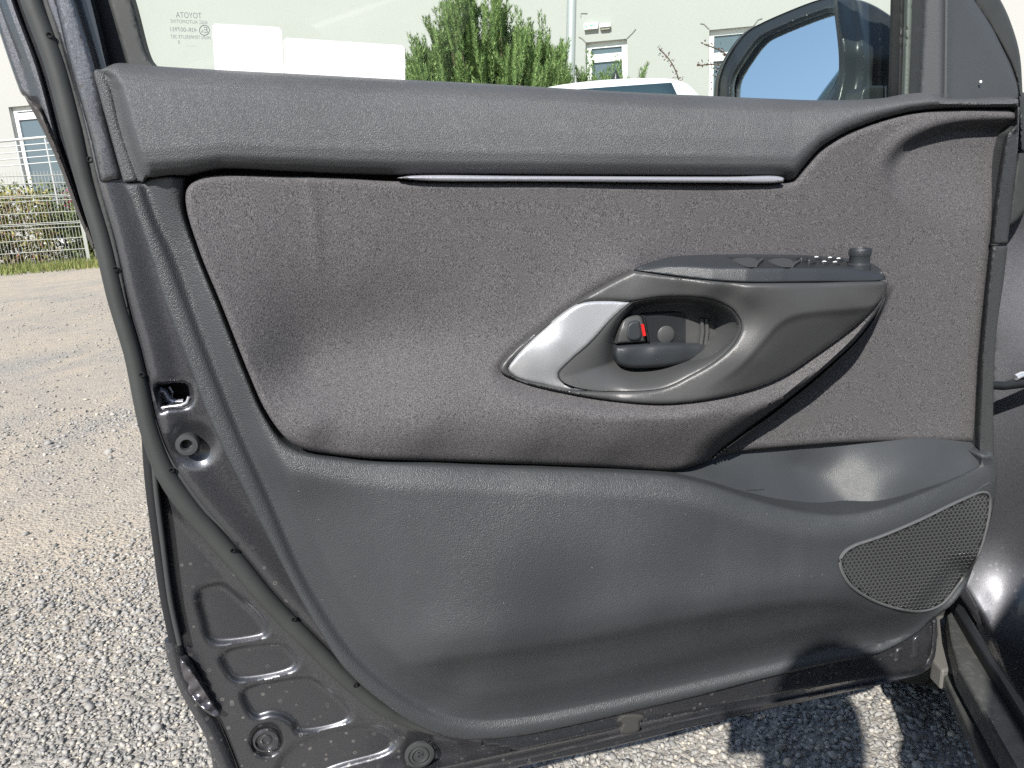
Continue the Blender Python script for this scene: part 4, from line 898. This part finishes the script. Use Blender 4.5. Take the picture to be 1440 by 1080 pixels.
tube('grille_rim', P(gr_c[:, 0], gr_c[:, 1], w_low(gr_c) + .0014)[list(range(len(gr_c))) + [0]], .0018, mat_grille, grl, 6)

# ------------------------------------------------------------------ armrest pod
SILV = [(714, 519), (722, 506), (763, 465), (805, 432), (822, 425), (855, 422.5), (888, 424.5, 1), (863, 446), (830, 482), (801, 508), (785, 526), (789, 536), (810, 545), (851, 550, 1), (805, 549), (763, 541), (726, 531)]
CUP = [(890, 425, 1), (908, 421), (930, 418), (972, 418), (1005, 423), (1031, 437), (1042, 457), (1036, 477), (1013, 502), (972, 527), (930, 546), (851, 550, 1), (812, 545), (791, 536), (787, 527), (803, 508), (832, 483), (864, 447)]
pod = patch('armrest_bezel', POD, f_pod, mat_pod, door, sp=4.5, rim=(6, 3.5), skirt=45, feats=[(pcrease[3:-6], (-4, -1, 2, 5, 9))], holes=[[(890, 424, 1)] + CUP[1:11] + [(851, 550.5, 1)] + SILV[-3:] + SILV[0:6]])
pod['label'] = 'black plastic door-pull bezel shaped like an eye'
f_sil = rbf([(716, 521, 41), (763, 465, 45), (805, 432, 46), (888, 425, 50), (863, 446, 49), (830, 482, 49), (801, 508, 49), (785, 527, 48), (851, 550, 60), (805, 548, 50), (763, 541, 42), (726, 531, 40), (790, 480, 51), (740, 515, 47), (775, 515, 51)])
sil = patch('silver_accent', SILV, f_sil, mat_silver, pod, sp=3.5, rim=(5, 3), skirt=12)
sil['label'] = 'satin silver accent at the tip of the bezel'
cup_c = curve(CUP, 3)
def w_cup(p):
    x, y = p[:, 0], p[:, 1]; d = np.maximum(sdist(p, cup_c), 0)
    wd = 9 + 75 * sstep(895, 800, x) + 34 * sstep(470, 535, y) + 14 * sstep(995, 1030, x)
    k = sstep(0, 1, d / wd); e = f_pod(p) - .0015
    return e * (1 - k) + (.031 + .003 * np.sin(x / 30)) * k
cup = patch('handle_cup', CUP, w_cup, mat_pod, pod, sp=3, rim=None, skirt=6, fine=8)
cup['label'] = 'dark scooped cup behind the inner door handle'
base_ = patch('handle_base', [(902, 440, 1), (960, 436), (985, 440), (992, 452), (994, 490, 1), (905, 490, 1)], const(33), mat_button, pod, sp=4, rim=(5, 4), skirt=10)
lev = patch('inner_door_handle', [(864.5, 487, 1), (885, 485), (910, 483.5), (970, 483.5), (988, 484), (997, 488), (994.5, 497), (984, 505), (960, 512), (923, 517), (882, 517), (870, 512), (864, 500)], rbf([(864, 487, 44), (910, 484, 44), (970, 484, 43), (997, 488, 41), (880, 498, 50), (920, 497, 51), (960, 494, 49), (985, 494, 46), (880, 515, 45), (923, 516, 46), (960, 511, 45), (984, 504, 42)]), mat_switch, pod, sp=3, rim=(6, 6), skirt=18)
lev['label'] = 'black inner door release lever'
lk = patch('lock_knob', [(867, 483.5, 1), (870, 466), (876, 450), (883, 445), (900, 444), (904, 449), (909, 481, 1)], rbf([(867, 483, 42), (880, 446, 40), (900, 445, 40), (909, 481, 42), (885, 465, 47)]), mat_pod, pod, sp=3, rim=(4, 4), skirt=14)
lk['label'] = 'black door lock knob with a red mark'
patch('knob_inset', [(881, 473), (885, 455), (891, 452), (899, 452), (900.5, 460), (902, 473), (898, 478), (885, 478)], const(47), mat_switch, lk, sp=2.5, rim=(3, 2), skirt=3)
rm = patch('red_mark', [(902, 456.5, 1), (905.4, 456, 1), (908.5, 472, 1), (904.8, 472.8, 1)], const(48), mat_red, lk, sp=2, skirt=2); rm['label'] = 'red lock mark'
patch('pivot_rib', [(903.5, 444, 1), (907, 444, 1), (914, 482, 1), (911, 482, 1)], const(42), mat_button, pod, sp=3, rim=(2, 2), skirt=10)
disc('screw_cap', 936, 470.5, .033, [(.0088, -.002), (.0088, .0012), (.0080, .0018), (0, .0019)], mat_pod, pod)
for x in (987, 993.5): tube('cup_rib', P(*np.array([(x, 448), (x + 1, 466), (x - 1.5, 486)]).T, .036), .0022, mat_pod, pod, 8)

# switch panel
SWO = [(892, 379.5, 1), (905, 373), (935, 362.5), (960, 359.5), (1010, 358), (1090, 358), (1150, 360), (1190, 363), (1222, 369), (1240, 380), (1246, 393, 1), (1235, 395), (1150, 396.3), (1050, 397), (1000, 394), (960, 389.5), (920, 384)]
SB = curve([(892, 379.5), (905, 373), (935, 362.5), (960, 359.5), (1010, 358), (1090, 358), (1150, 360), (1190, 363), (1222, 369), (1240, 380), (1246, 393)], 4, False)
SF = curve([(892, 380), (920, 384), (960, 389.5), (1000, 394), (1050, 397), (1150, 396.3), (1235, 395), (1247, 394)], 4, False)
def f_sw(p):
    x, y = p[:, 0], p[:, 1]; yb = np.interp(x, SB[:, 0], SB[:, 1]); yf = np.interp(x, SF[:, 0], SF[:, 1]); t = np.clip((y - yb) / np.maximum(yf - yb, 1), 0, 1)
    wf_ = np.interp(x, [892, 920, 960, 1000, 1050, 1100, 1150, 1246], [46, 54, 65, 78, 88, 92, 93, 89]) - 1.5
    wb = 34 + (wf_ - 34) * sstep(1212, 1246, x); wb = np.where(x < 935, wb + (44 - 34) * sstep(935, 892, x), wb)
    a = np.clip(t / .48, 0, 1); b = np.clip((t - .44) / .56, 0, 1)
    w = wb + (wf_ - 4 - wb) * a; w2 = wf_ - 4 + 4 * b ** .7
    return np.where(t < .40, w, np.minimum(w, w2) * (1 - sstep(.40, .56, t)) + w2 * sstep(.40, .56, t)) / 1000
sw = patch('switch_panel', SWO, f_sw, mat_switch, pod, sp=3, rim=(2.5, 1.5), skirt=20, sharp=75)
sw['label'] = 'black window switch panel on top of the armrest'
def on_top(x, y): return P(np.array(float(x)), np.array(float(y)), float(f_sw(np.array([[x, y]], float))[0]))
def top_box(name, x, y, su, sd, h, mat, parent, tilt=0.0):
    c = on_top(x, y) + np.array([0, 0, h / 2 - .001]); V, Fc = box_vf((0, 0, 0), (su, sd, h)); V = np.array(V)
    V[V[:, 2] > 0, :2] *= .82
    V[:, 2] += V[:, 0] * tilt
    X = c + V[:, :1] * EU + V[:, 1:2] * (-NN) + V[:, 2:] * np.array([0, 0, 1.0]); 
    o = mesh(name, X, Fc, mat, parent, smooth=False)
    bv = o.modifiers.new('bevel', 'BEVEL'); bv.width = .0012; bv.segments = 2
    return o
well = patch('switch_well', [(1021, 361, 1), (1110, 361.5, 1), (1190, 366, 1), (1192, 375, 1), (1150, 376, 1), (1050, 376, 1)], lambda p: f_sw(p) + .0005, mat_button, sw, sp=3, skirt=1)
mat_rocker = M('rocker_plastic', (.05, .054, .058), .36)
for q, lp_ in (([(1032, 365.5), (1045, 362.6), (1062, 363.6), (1066, 369), (1063, 375), (1049, 375.3)], [(1063, 374), (1065.5, 369.5), (1073, 364)]), ([(1082, 367), (1093, 363.5), (1112, 364.8), (1117, 370.5), (1114, 375.3), (1098, 375.3)], [(1114, 374.5), (1118.5, 370), (1125, 366.5)])):
    rk = patch('window_switch', q, lambda p: f_sw(p) + .0045, mat_rocker, sw, sp=2, rim=(2, 2.5), skirt=5)
    a_ = np.array(lp_, float); tube('switch_lip', P(a_[:, 0], a_[:, 1], f_sw(a_) + .006), [.0012, .0018, .0012], mat_pod, sw, 8)
for x, y in ((1128, 367), (1139, 369.5)): top_box('lock_switch', x, y, .010, .009, .0055, mat_button, sw, .2)
for x, y in ((1148, 364), (1159, 370.5), (1174, 371), (1167, 364.8), (1179, 366)):
    b = top_box('mirror_button', x, y, .009, .007, .0025, mat_button, sw)
    top_box('button_symbol', x, y - .9, .005, .003, .0030, mat_white_print, sw)
kb = on_top(1208, 376)
lathe('mirror_knob', kb, (0, 0, 1), [(.0105, -.004), (.0105, .003), (.0092, .0045), (.0092, .0105), (.0099, .012), (.0099, .0165), (.0092, .018), (.0075, .0182), (.007, .0172), (0, .0172)], mat_switch, sw)
for k in range(20):
    a = 2 * pi * k / 20; c = kb + np.array([.0099 * cos(a), .0099 * sin(a), .0142]); V, Fc = box_vf(c, (.001, .001, .0045), a); 
    mesh('knob_rib', V, Fc, mat_switch, sw, smooth=False)

# ------------------------------------------------------------------ window, mirror, front corner
ft_ = curve([(20, -160), (55, -215), (130, -262), (300, -290), (600, -292), (900, -270), (1130, -225), (1285, -155)], 15, False)
tube('window_frame_top', P(ft_[:, 0], ft_[:, 1], -.012), .021, mat_paint2, door, 12)
gl = mesh('window_glass', P(np.array([70, 130, 300, 600, 900, 1130, 1292, 1300, 190]), np.array([-190, -255, -285, -288, -266, -222, -150, 190, 170]), -.034), [tuple(range(9))], mat_glass, door, smooth=False)
gl['label'] = 'clear tinted side window glass'
def gtext(body, xc, yc, hpx, wpx, name='glass_marking'):
    cu = bpy.data.curves.new(name, 'FONT'); cu.body = body; cu.align_x = 'CENTER'; cu.align_y = 'CENTER'; cu.size = 1.0; cu.extrude = .0
    o = bpy.data.objects.new(name, cu); COL.objects.link(o); cu.materials.append(mat_print)
    bpy.context.view_layer.update()
    dx, dy = max(o.dimensions.x, .01), max(o.dimensions.y, .01)
    c = P(np.array(float(xc)), np.array(float(yc)), -.033); mp = np.linalg.norm(P(np.array(xc + 1.), np.array(float(yc)), -.033) - c); mq = np.linalg.norm(P(np.array(float(xc)), np.array(yc + 1.), -.033) - c)
    sx = wpx * mp / dx; sy = hpx * mq / dy
    lc = FR[door.name].inv(c)
    # seen from inside, so the words read backwards
    me = bpy.data.meshes.new_from_object(o); bpy.data.objects.remove(o); o = bpy.data.objects.new(name, me); COL.objects.link(o)
    o.parent = gl; o.matrix_local = Matrix.Translation(lc) @ Matrix.Rotation(radians(90), 4, 'X') @ Matrix.Rotation(radians(-2.2), 4, 'Z') @ Matrix.Diagonal((-sx, sy, 1, 1))
    return o
gtext('TOYOTA', 265.5, 22, 8, 36)
gtext('AGC AUTOMOTIVE', 266, 31, 5, 52)
gtext('43R-007951', 257.5, 42, 6, 37)
gtext('E', 289.5, 42.5, 8, 5); gtext('6', 284.5, 44, 4.5, 3)
gtext('HUN TEMPERLITE 20T', 268, 52.5, 5, 56)
gtext('3', 252, 59.5, 4.5, 3); gtext('. . . . . .', 269.5, 62, 1.3, 15)
cc = np.array([(287.5 + 7 * cos(a), 42.5 + 7 * sin(a)) for a in np.linspace(0, 2 * pi, 33)])
tube('approval_ring', P(cc[:, 0], cc[:, 1], -.033), .0003, mat_print, gl, 4)

# mirror outside the glass
mpt = P(np.array(1120.), np.array(80.), -.21); mn = -.80 * EU + .55 * NN + np.array([0, 0, .12]); mn /= np.linalg.norm(mn)
def on_mirror(off=0.0):
    def f(x, y, w):
        d = ray(x, y); t = ((mpt - CAM) @ mn + off + w) / (d @ mn); return CAM + d * t[..., None]
    return f
MG = [(1034, 165, 1), (1034, 136), (1036, 112), (1049, 88), (1072, 58), (1088, 49), (1167, 19), (1175, 20), (1180, 27), (1185, 83), (1183, 98), (1163, 140), (1152, 165, 1)]
MH = [(1006, 165, 1), (1009, 133), (1011, 112), (1022, 83), (1049, 46), (1074, 31), (1147, 1), (1167, -3), (1186, 4), (1193, 20), (1197, 83), (1194, 100), (1180, 140), (1172, 170, 1)]
mir = patch('side_mirror', MH, lambda p: .004 + .010 * np.exp(-((sdist(p, curve(MG, 4)) + 9) / 7.) ** 2), mat_black, door, sp=4, rim=(8, 10), skirt=10, place=on_mirror(.0), holes=[MG])
mir['label'] = 'black rim of the side mirror behind the glass'
patch('mirror_glass', MG, const(-2), mat_mirror, mir, sp=20, skirt=0, place=on_mirror(.0))
# shell behind the rim: rings that shrink away from the mirror face
hc_ = curve(MH, 8); X0_ = on_mirror(.002)(hc_[:, 0], hc_[:, 1], np.zeros(len(hc_))); cen = X0_.mean(0)
V = []; F = []; nr_ = len(hc_)
for k, (sh, bk) in enumerate([(1.0, 0), (1.03, .02), (1.0, .06), (.9, .10), (.7, .13), (.35, .145)]):
    V += (cen + (X0_ - cen) * sh - mn * bk).tolist()
for k in range(5):
    for i in range(nr_): F.append((k * nr_ + i, k * nr_ + (i + 1) % nr_, (k + 1) * nr_ + (i + 1) % nr_, (k + 1) * nr_ + i))
F.append(tuple(range(5 * nr_, 6 * nr_)))
mesh('mirror_shell', V, F, mat_paint2, mir)
f_arm = rbf([(1180, 10, -130), (1190, 90, -120), (1175, 160, -115), (1225, 20, -150), (1262, 35, -130), (1285, 60, -110), (1285, 160, -70), (1225, 110, -120), (1213, 70, -112), (1250, 120, -110)])
armm = patch('mirror_arm', [(1176, -2, 1), (1209, 0), (1230, 8), (1251, 21), (1266, 31), (1290, 46, 1), (1290, 165, 1), (1168, 170, 1), (1184, 100)], lambda p: f_arm(p) + .006 * np.exp(-((p[:, 0] - 1207 - 8 * np.sin((p[:, 1] - 20) / 40)) / 5.) ** 2), mat_black, mir, sp=4, rim=(5, 6), skirt=6)
patch('mirror_foot', [(1205, 165, 1), (1208, 140), (1213, 124), (1220, 121), (1247, 120, 1), (1247, 165, 1)], const(-62), mat_black, mir, sp=5, rim=(5, 5), skirt=25)

# front window upright and triangular garnish
band('front_run_channel', [(1270, -160), (1266, 0), (1262, 150)], [(1276, -160), (1275, 0), (1270, 150)], -20, mat_rubber_dark, door, rim=(3, 4))
band('front_channel_lip', [(1277, -160), (1275, 0), (1270, 150)], [(1287, -160), (1284, 0), (1278, 150)], -13, M('grey_green_rubber', (.13, .155, .14), .5), door, rim=(4, 4))
band('front_channel_gap', [(1286, -160), (1283, 0), (1277, 150)], [(1291, -160), (1288, 0), (1283, 150)], -22, mat_rubber_dark, door, rim=None)
band('front_frame_edge', [(1290, -160), (1287, 0), (1282, 150)], [(1304, -160), (1301, 0), (1294, 150)], -8, mat_paint2, door, rim=(5, 4))
def w_sail(p):
    r = 1331 - .01 * (p[:, 1] - 60); d = p[:, 0] - r
    w = .018 - .0011 * np.maximum(-d, 0) * .35 - .00016 * np.maximum(d, 0)
    l2 = p[:, 0] - (1352 + (p[:, 1] - 0) * .62)
    return w + .0035 * np.exp(-(d / 4.5) ** 2) - .0002 * np.maximum(l2, 0)
sail = patch('pillar_garnish', [(1303, -160, 1), (1299, 0), (1297, 46), (1292, 145, 1), (1333, 150, 1), (1424, 150, 1), (1432, 136), (1425, 100), (1410, 68), (1394, 37), (1370, 0), (1270, -160, 1)], w_sail, mat_pillar, door, sp=5, rim=(5, 4), skirt=16, feats=[(np.array([(1332.5 - .01 * y_, y_) for y_ in np.arange(-150, 140, 5.)]), (-9, -6, -3, 0, 3, 6, 9))])
sail['label'] = 'dark triangular garnish at the front corner of the window'
disc('garnish_clip', 1379, 115, .0145, [(.0015, 0), (.0013, .0006), (0, .0008)], mat_white_print, sail, 10)
fs = band('front_frame_seal', [(1262, -160), (1366, 0), (1392, 40), (1410, 72), (1425, 104), (1432, 140), (1434, 215)], [(1300, -160), (1407, 0), (1423, 36), (1434, 76), (1438, 130), (1440, 170), (1441, 215)], 0, mat_rubber, door, sp=5, rim=(7, 8), skirt=20)
fs['label'] = 'rubber-edged front corner of the door frame'

# blank white cards standing in the window channel
for pts, lab in (([(298, 33), (395.5, 38.5), (400, 125), (304, 120)], 'blank white card standing in the window near the glass marking'), ([(399, 53), (569, 64), (570, 132), (401, 122)], 'wide blank white card in the window, lower and nearer the pine')):
    c0_ = np.array(pts, float); ctr = c0_.mean(0)
    out = []
    for i in range(4):
        a, b, c = c0_[i - 1], c0_[i], c0_[(i + 1) % 4]
        for t_ in (b + (a - b) / np.linalg.norm(a - b) * 4, b + (b - ctr) * .0 - (b - (a - b) * 0 - b) , b + (c - b) / np.linalg.norm(c - b) * 4):
            out.append(t_ if t_ is not b else b)
    pl = np.array([out[i] for i in range(len(out)) if i % 3 != 1])
    X = P(pl[:, 0], pl[:, 1], -.030); Y = P(pl[:, 0], pl[:, 1], -.0312); n_ = len(pl)
    o = mesh('white_card', np.concatenate([X, Y]), [tuple(range(n_)), tuple(range(2 * n_ - 1, n_ - 1, -1))] + [(i, i + n_, (i + 1) % n_ + n_, (i + 1) % n_) for i in range(n_)], mat_paper, smooth=False)
    tag(o, lab, 'card', 'blank white cards in the car window')
# ================================================================== the car the door belongs to
AX = np.array([sin(radians(23)), cos(radians(23)), 0])     # towards the car's front
HB = np.array([.62, .92, 0])
body = car_root
f_hp = rbf([(1440, 130, -85), (1500, 130, -60), (1395, 300, -118), (1440, 300, -96), (1500, 300, -66), (1395, 500, -96), (1440, 500, -72), (1500, 500, -42), (1390, 700, -72), (1440, 700, -50), (1500, 700, -24), (1395, 760, -64), (1440, 760, -44), (1405, 800, -50), (1440, 800, -38), (1500, 800, -22), (1380, 840, -48), (1405, 840, -34), (1440, 840, -24), (1500, 850, -12), (1400, 900, -20), (1440, 960, -8), (1500, 960, 5)])
hp = patch('hinge_pillar', [(1352, 826, 1), (1362, 780), (1380, 700), (1388, 560), (1392, 420), (1398, 340), (1412, 280), (1420, 240), (1432, 215), (1560, 180, 1), (1560, 1050, 1), (1470, 1030), (1420, 960), (1385, 880)], f_hp, mat_paint2, body, sp=8, rim=(8, 8), skirt=20)
hp['label'] = 'dark grey metallic hinge pillar with a bright sun glint'
patch('pillar_seal', [(1424, 130, 1), (1432, 180), (1424, 260), (1416, 320), (1440, 300), (1462, 260), (1466, 130, 1)], const(-52), mat_rubber, body, sp=8, rim=(6, 6), skirt=10)
tube('pillar_flange', P(*curve([(1352, 828), (1372, 862), (1398, 905), (1424, 965), (1452, 1030)], 8, False).T, -.050), .006, mat_paint2, body, 10)
tube('pillar_flange', P(*curve([(1400, 850), (1402, 890), (1415, 940), (1440, 985), (1470, 1020)], 8, False).T, -.040), .004, mat_paint2, body, 10)
chk = tube('check_strap', P(*np.array([(1385, 540), (1410, 542), (1430, 538), (1470, 532)]).T, -.028), [.006, .006, .0075, .009], mat_rubber_dark, body, 10)
chk['label'] = 'black door check strap'
tube('harness_clip', P(*np.array([(1428, 531), (1436, 527), (1448, 528)]).T, -.022), .004, mat_silver, chk, 8)
# sill
def flat(name, pts, z, mat, parent, th=.02, label=None):
    a = np.array(pts, float); zz = np.broadcast_to(np.asarray(z, float), (len(a),)); d = ray(a[:, 0], a[:, 1]); X = CAM + d * ((zz - HC) / d[:, 2])[:, None]; n_ = len(a); Y = X - np.array([0, 0, th])
    o = mesh(name, np.concatenate([X, Y]), [tuple(range(n_)), tuple(range(2 * n_ - 1, n_ - 1, -1))] + [(i, i + n_, (i + 1) % n_ + n_, (i + 1) % n_) for i in range(n_)], mat, parent, smooth=False)
    bv = o.modifiers.new('b', 'BEVEL'); bv.width = .003; bv.segments = 2; bv.limit_method = 'ANGLE'
    if label: o['label'] = label
    return o
mat_light = M('bright_sill_metal', (.26, .255, .24), .4, .5)
flat('sill_bracket', [(1316, 866), (1331, 862), (1333, 886), (1341, 930), (1344, 939), (1325, 943), (1310, 927), (1318, 890)], .27, mat_light, body, .03, 'pale metal end of the sill')
flat('sill_skirt', [(1325, 944), (1345, 939.5), (1430, 1090), (1500, 1220), (1440, 1220), (1392, 1090)], .262, mat_sill, body, .02, 'dark plastic sill skirt')
flat('sill_step', [(1332, 864), (1342, 856), (1368, 900), (1402, 955), (1470, 1066), (1540, 1180), (1510, 1225), (1434, 1092), (1347, 938), (1336, 897)], .30, mat_sill, body, .03, 'dark plastic door step')
flat('sill_seal', [(1343, 855), (1350, 843), (1400, 925), (1440, 985), (1560, 1165), (1545, 1185), (1472, 1066), (1404, 955), (1369, 899)], .315, mat_rubber_dark, body, .05)
# front wheel just behind the door's lower corner
tp = PZ(np.array(1298.), np.array(964.), 0.05); wc = tp + AX * .166 + np.array([0, 0, .25]); axl = np.array([AX[1], -AX[0], 0])
tyre = lathe('front_tyre', wc, axl, [(.19, -.085), (.26, -.092), (.288, -.085), (.297, -.06), (.30, -.045), (.294, -.043), (.294, -.035), (.30, -.033), (.301, -.004), (.295, -.002), (.295, .004), (.301, .006), (.30, .033), (.294, .035), (.294, .043), (.30, .045), (.297, .06), (.288, .085), (.26, .092), (.19, .085)], mat_tyre, body, 56)
lathe('rim', wc, axl, [(0, -.03), (.19, -.05), (.195, -.08), (.195, .08), (.19, .05), (0, .03)], mat_silver, tyre, 32)
# fender above the wheel and the side behind the door opening
def profile_sweep(name, prof, p0, p1, mat, parent, n=2):
    V = []; F = []; m_ = len(prof)
    for i in range(n):
        c = p0 + (p1 - p0) * i / (n - 1)
        for a, z in prof: V.append(c + axl * a + np.array([0, 0, z]))
    for i in range(n - 1):
        for k in range(m_): F.append((i * m_ + k, (i + 1) * m_ + k, (i + 1) * m_ + (k + 1) % m_, i * m_ + (k + 1) % m_))
    F.append(tuple(range(m_))); F.append(tuple(range((n - 1) * m_, n * m_))[::-1])
    o = mesh(name, V, F, mat, parent, sharp=40); bv = o.modifiers.new('b', 'BEVEL'); bv.width = .02; bv.segments = 3; return o
RB = np.array([.234, -.07, 0]); AR = np.array([sin(radians(19.5)), cos(radians(19.5)), 0])
profile_sweep('body_side', [(.06, .2), (0, .3), (-.0, .6), (.0, .92), (.08, 1.15), (.19, 1.38), (.32, 1.46), (.75, 1.5), (1.2, 1.46), (1.35, 1.38), (1.46, 1.15), (1.54, .92), (1.54, .3), (1.48, .2)], RB - AR * 2.4, RB, mat_paint2, body)
fp = HB + AX * .10 + axl * .02
profile_sweep('fender', [(.0, .66), (-.01, .8), (.03, .95), (.2, 1.0), (1.3, 1.0), (1.45, .95), (1.5, .66)], fp, fp + AX * 1.1, mat_paint2, body)
profile_sweep('floor_pan', [(.12, .18), (.12, .24), (1.4, .24), (1.4, .18)], RB, fp, mat_void, body)

# ================================================================== the photographer, whose shadow falls beside the sill
mat_cloth = M('dark_cloth', (.05, .055, .07), .9); mat_skin = M('skin', (.55, .36, .27), .55)
per = thing('person', 'kneeling photographer in dark clothes holding up a phone, seen only by shadow', 'person', (-.12, -.55, 0))
def skin(name, pts, edges, mat, parent, sub=2):
    me = bpy.data.meshes.new(name); f = frame_of(parent)
    me.from_pydata([tuple(f.inv(np.array(p[:3]))) for p in pts], edges, []); o = bpy.data.objects.new(name, me); COL.objects.link(o); o.parent = parent; me.materials.append(mat)
    o.modifiers.new('skin', 'SKIN'); sv = me.skin_vertices[0].data
    for q, p in zip(sv, pts): q.radius = (p[3], p[4] if len(p) > 4 else p[3])
    sv[0].use_root = True; s_ = o.modifiers.new('sub', 'SUBSURF'); s_.levels = sub; s_.render_levels = sub
    return o
B = [(-.14, -.62, .42, .15, .12), (-.14, -.58, .62, .15, .11), (-.13, -.50, .84, .17, .11), (-.10, -.43, .99, .07, .065), (-.04, -.39, 1.07, .06), (.0, -.36, 1.14, .085, .10), (.015, -.345, 1.22, .095, .105), (.015, -.35, 1.29, .07, .075),
     (.02, -.44, .93, .06), (.05, -.36, .70, .046), (.09, -.14, .82, .035), (.115, -.055, .87, .022, .03),
     (-.27, -.47, .92, .06), (-.33, -.45, .66, .046), (-.27, -.24, .52, .034), (-.25, -.18, .50, .024, .03),
     (-.05, -.56, .40, .09), (-.02, -.20, .46, .068), (-.03, -.24, .10, .045), (-.03, -.12, .035, .04),
     (-.24, -.56, .38, .09), (-.28, -.26, .07, .065), (-.28, -.62, .06, .045), (-.28, -.74, .05, .04)]
Eg = [(0, 1), (1, 2), (2, 3), (3, 4), (4, 5), (5, 6), (6, 7), (2, 8), (8, 9), (9, 10), (10, 11), (2, 12), (12, 13), (13, 14), (14, 15), (0, 16), (16, 17), (17, 18), (18, 19), (0, 20), (20, 21), (21, 22), (22, 23)]
pb = skin('body', B, Eg, mat_cloth, per)
fing = [(.118, -.05, .872, .016)]; fe = []
for k in range(4):
    z = .925 - .02 * k; i = len(fing); fing += [(.132, -.03, z, .0085), (.148, -.014, z, .008), (.143, .003, z - .002, .0075), (.128, .005, z - .003, .007)]; fe += [(0, i), (i, i + 1), (i + 1, i + 2), (i + 2, i + 3)]
i = len(fing); fing += [(.11, -.03, .885, .010), (.098, -.019, .895, .009), (.09, -.017, .908, .008)]; fe += [(0, i), (i, i + 1), (i + 1, i + 2)]
skin('hand', fing, fe, mat_skin, per, 1)
ph = thing('phone', 'dark phone held up at the camera position', 'phone', (.06, -.006, .90))
Vv, Ff = box_vf((.06, -.0105, .903), (.16, .008, .075)); o = mesh('phone_body', Vv, Ff, mat_black, ph, smooth=False); bv = o.modifiers.new('b', 'BEVEL'); bv.width = .006; bv.segments = 3

# every piece of the door hangs directly under the door
def flatten(o, top):
    for ch in list(o.children):
        flatten(ch, top)
        if o is not top: ch.parent = top
flatten(door, door)
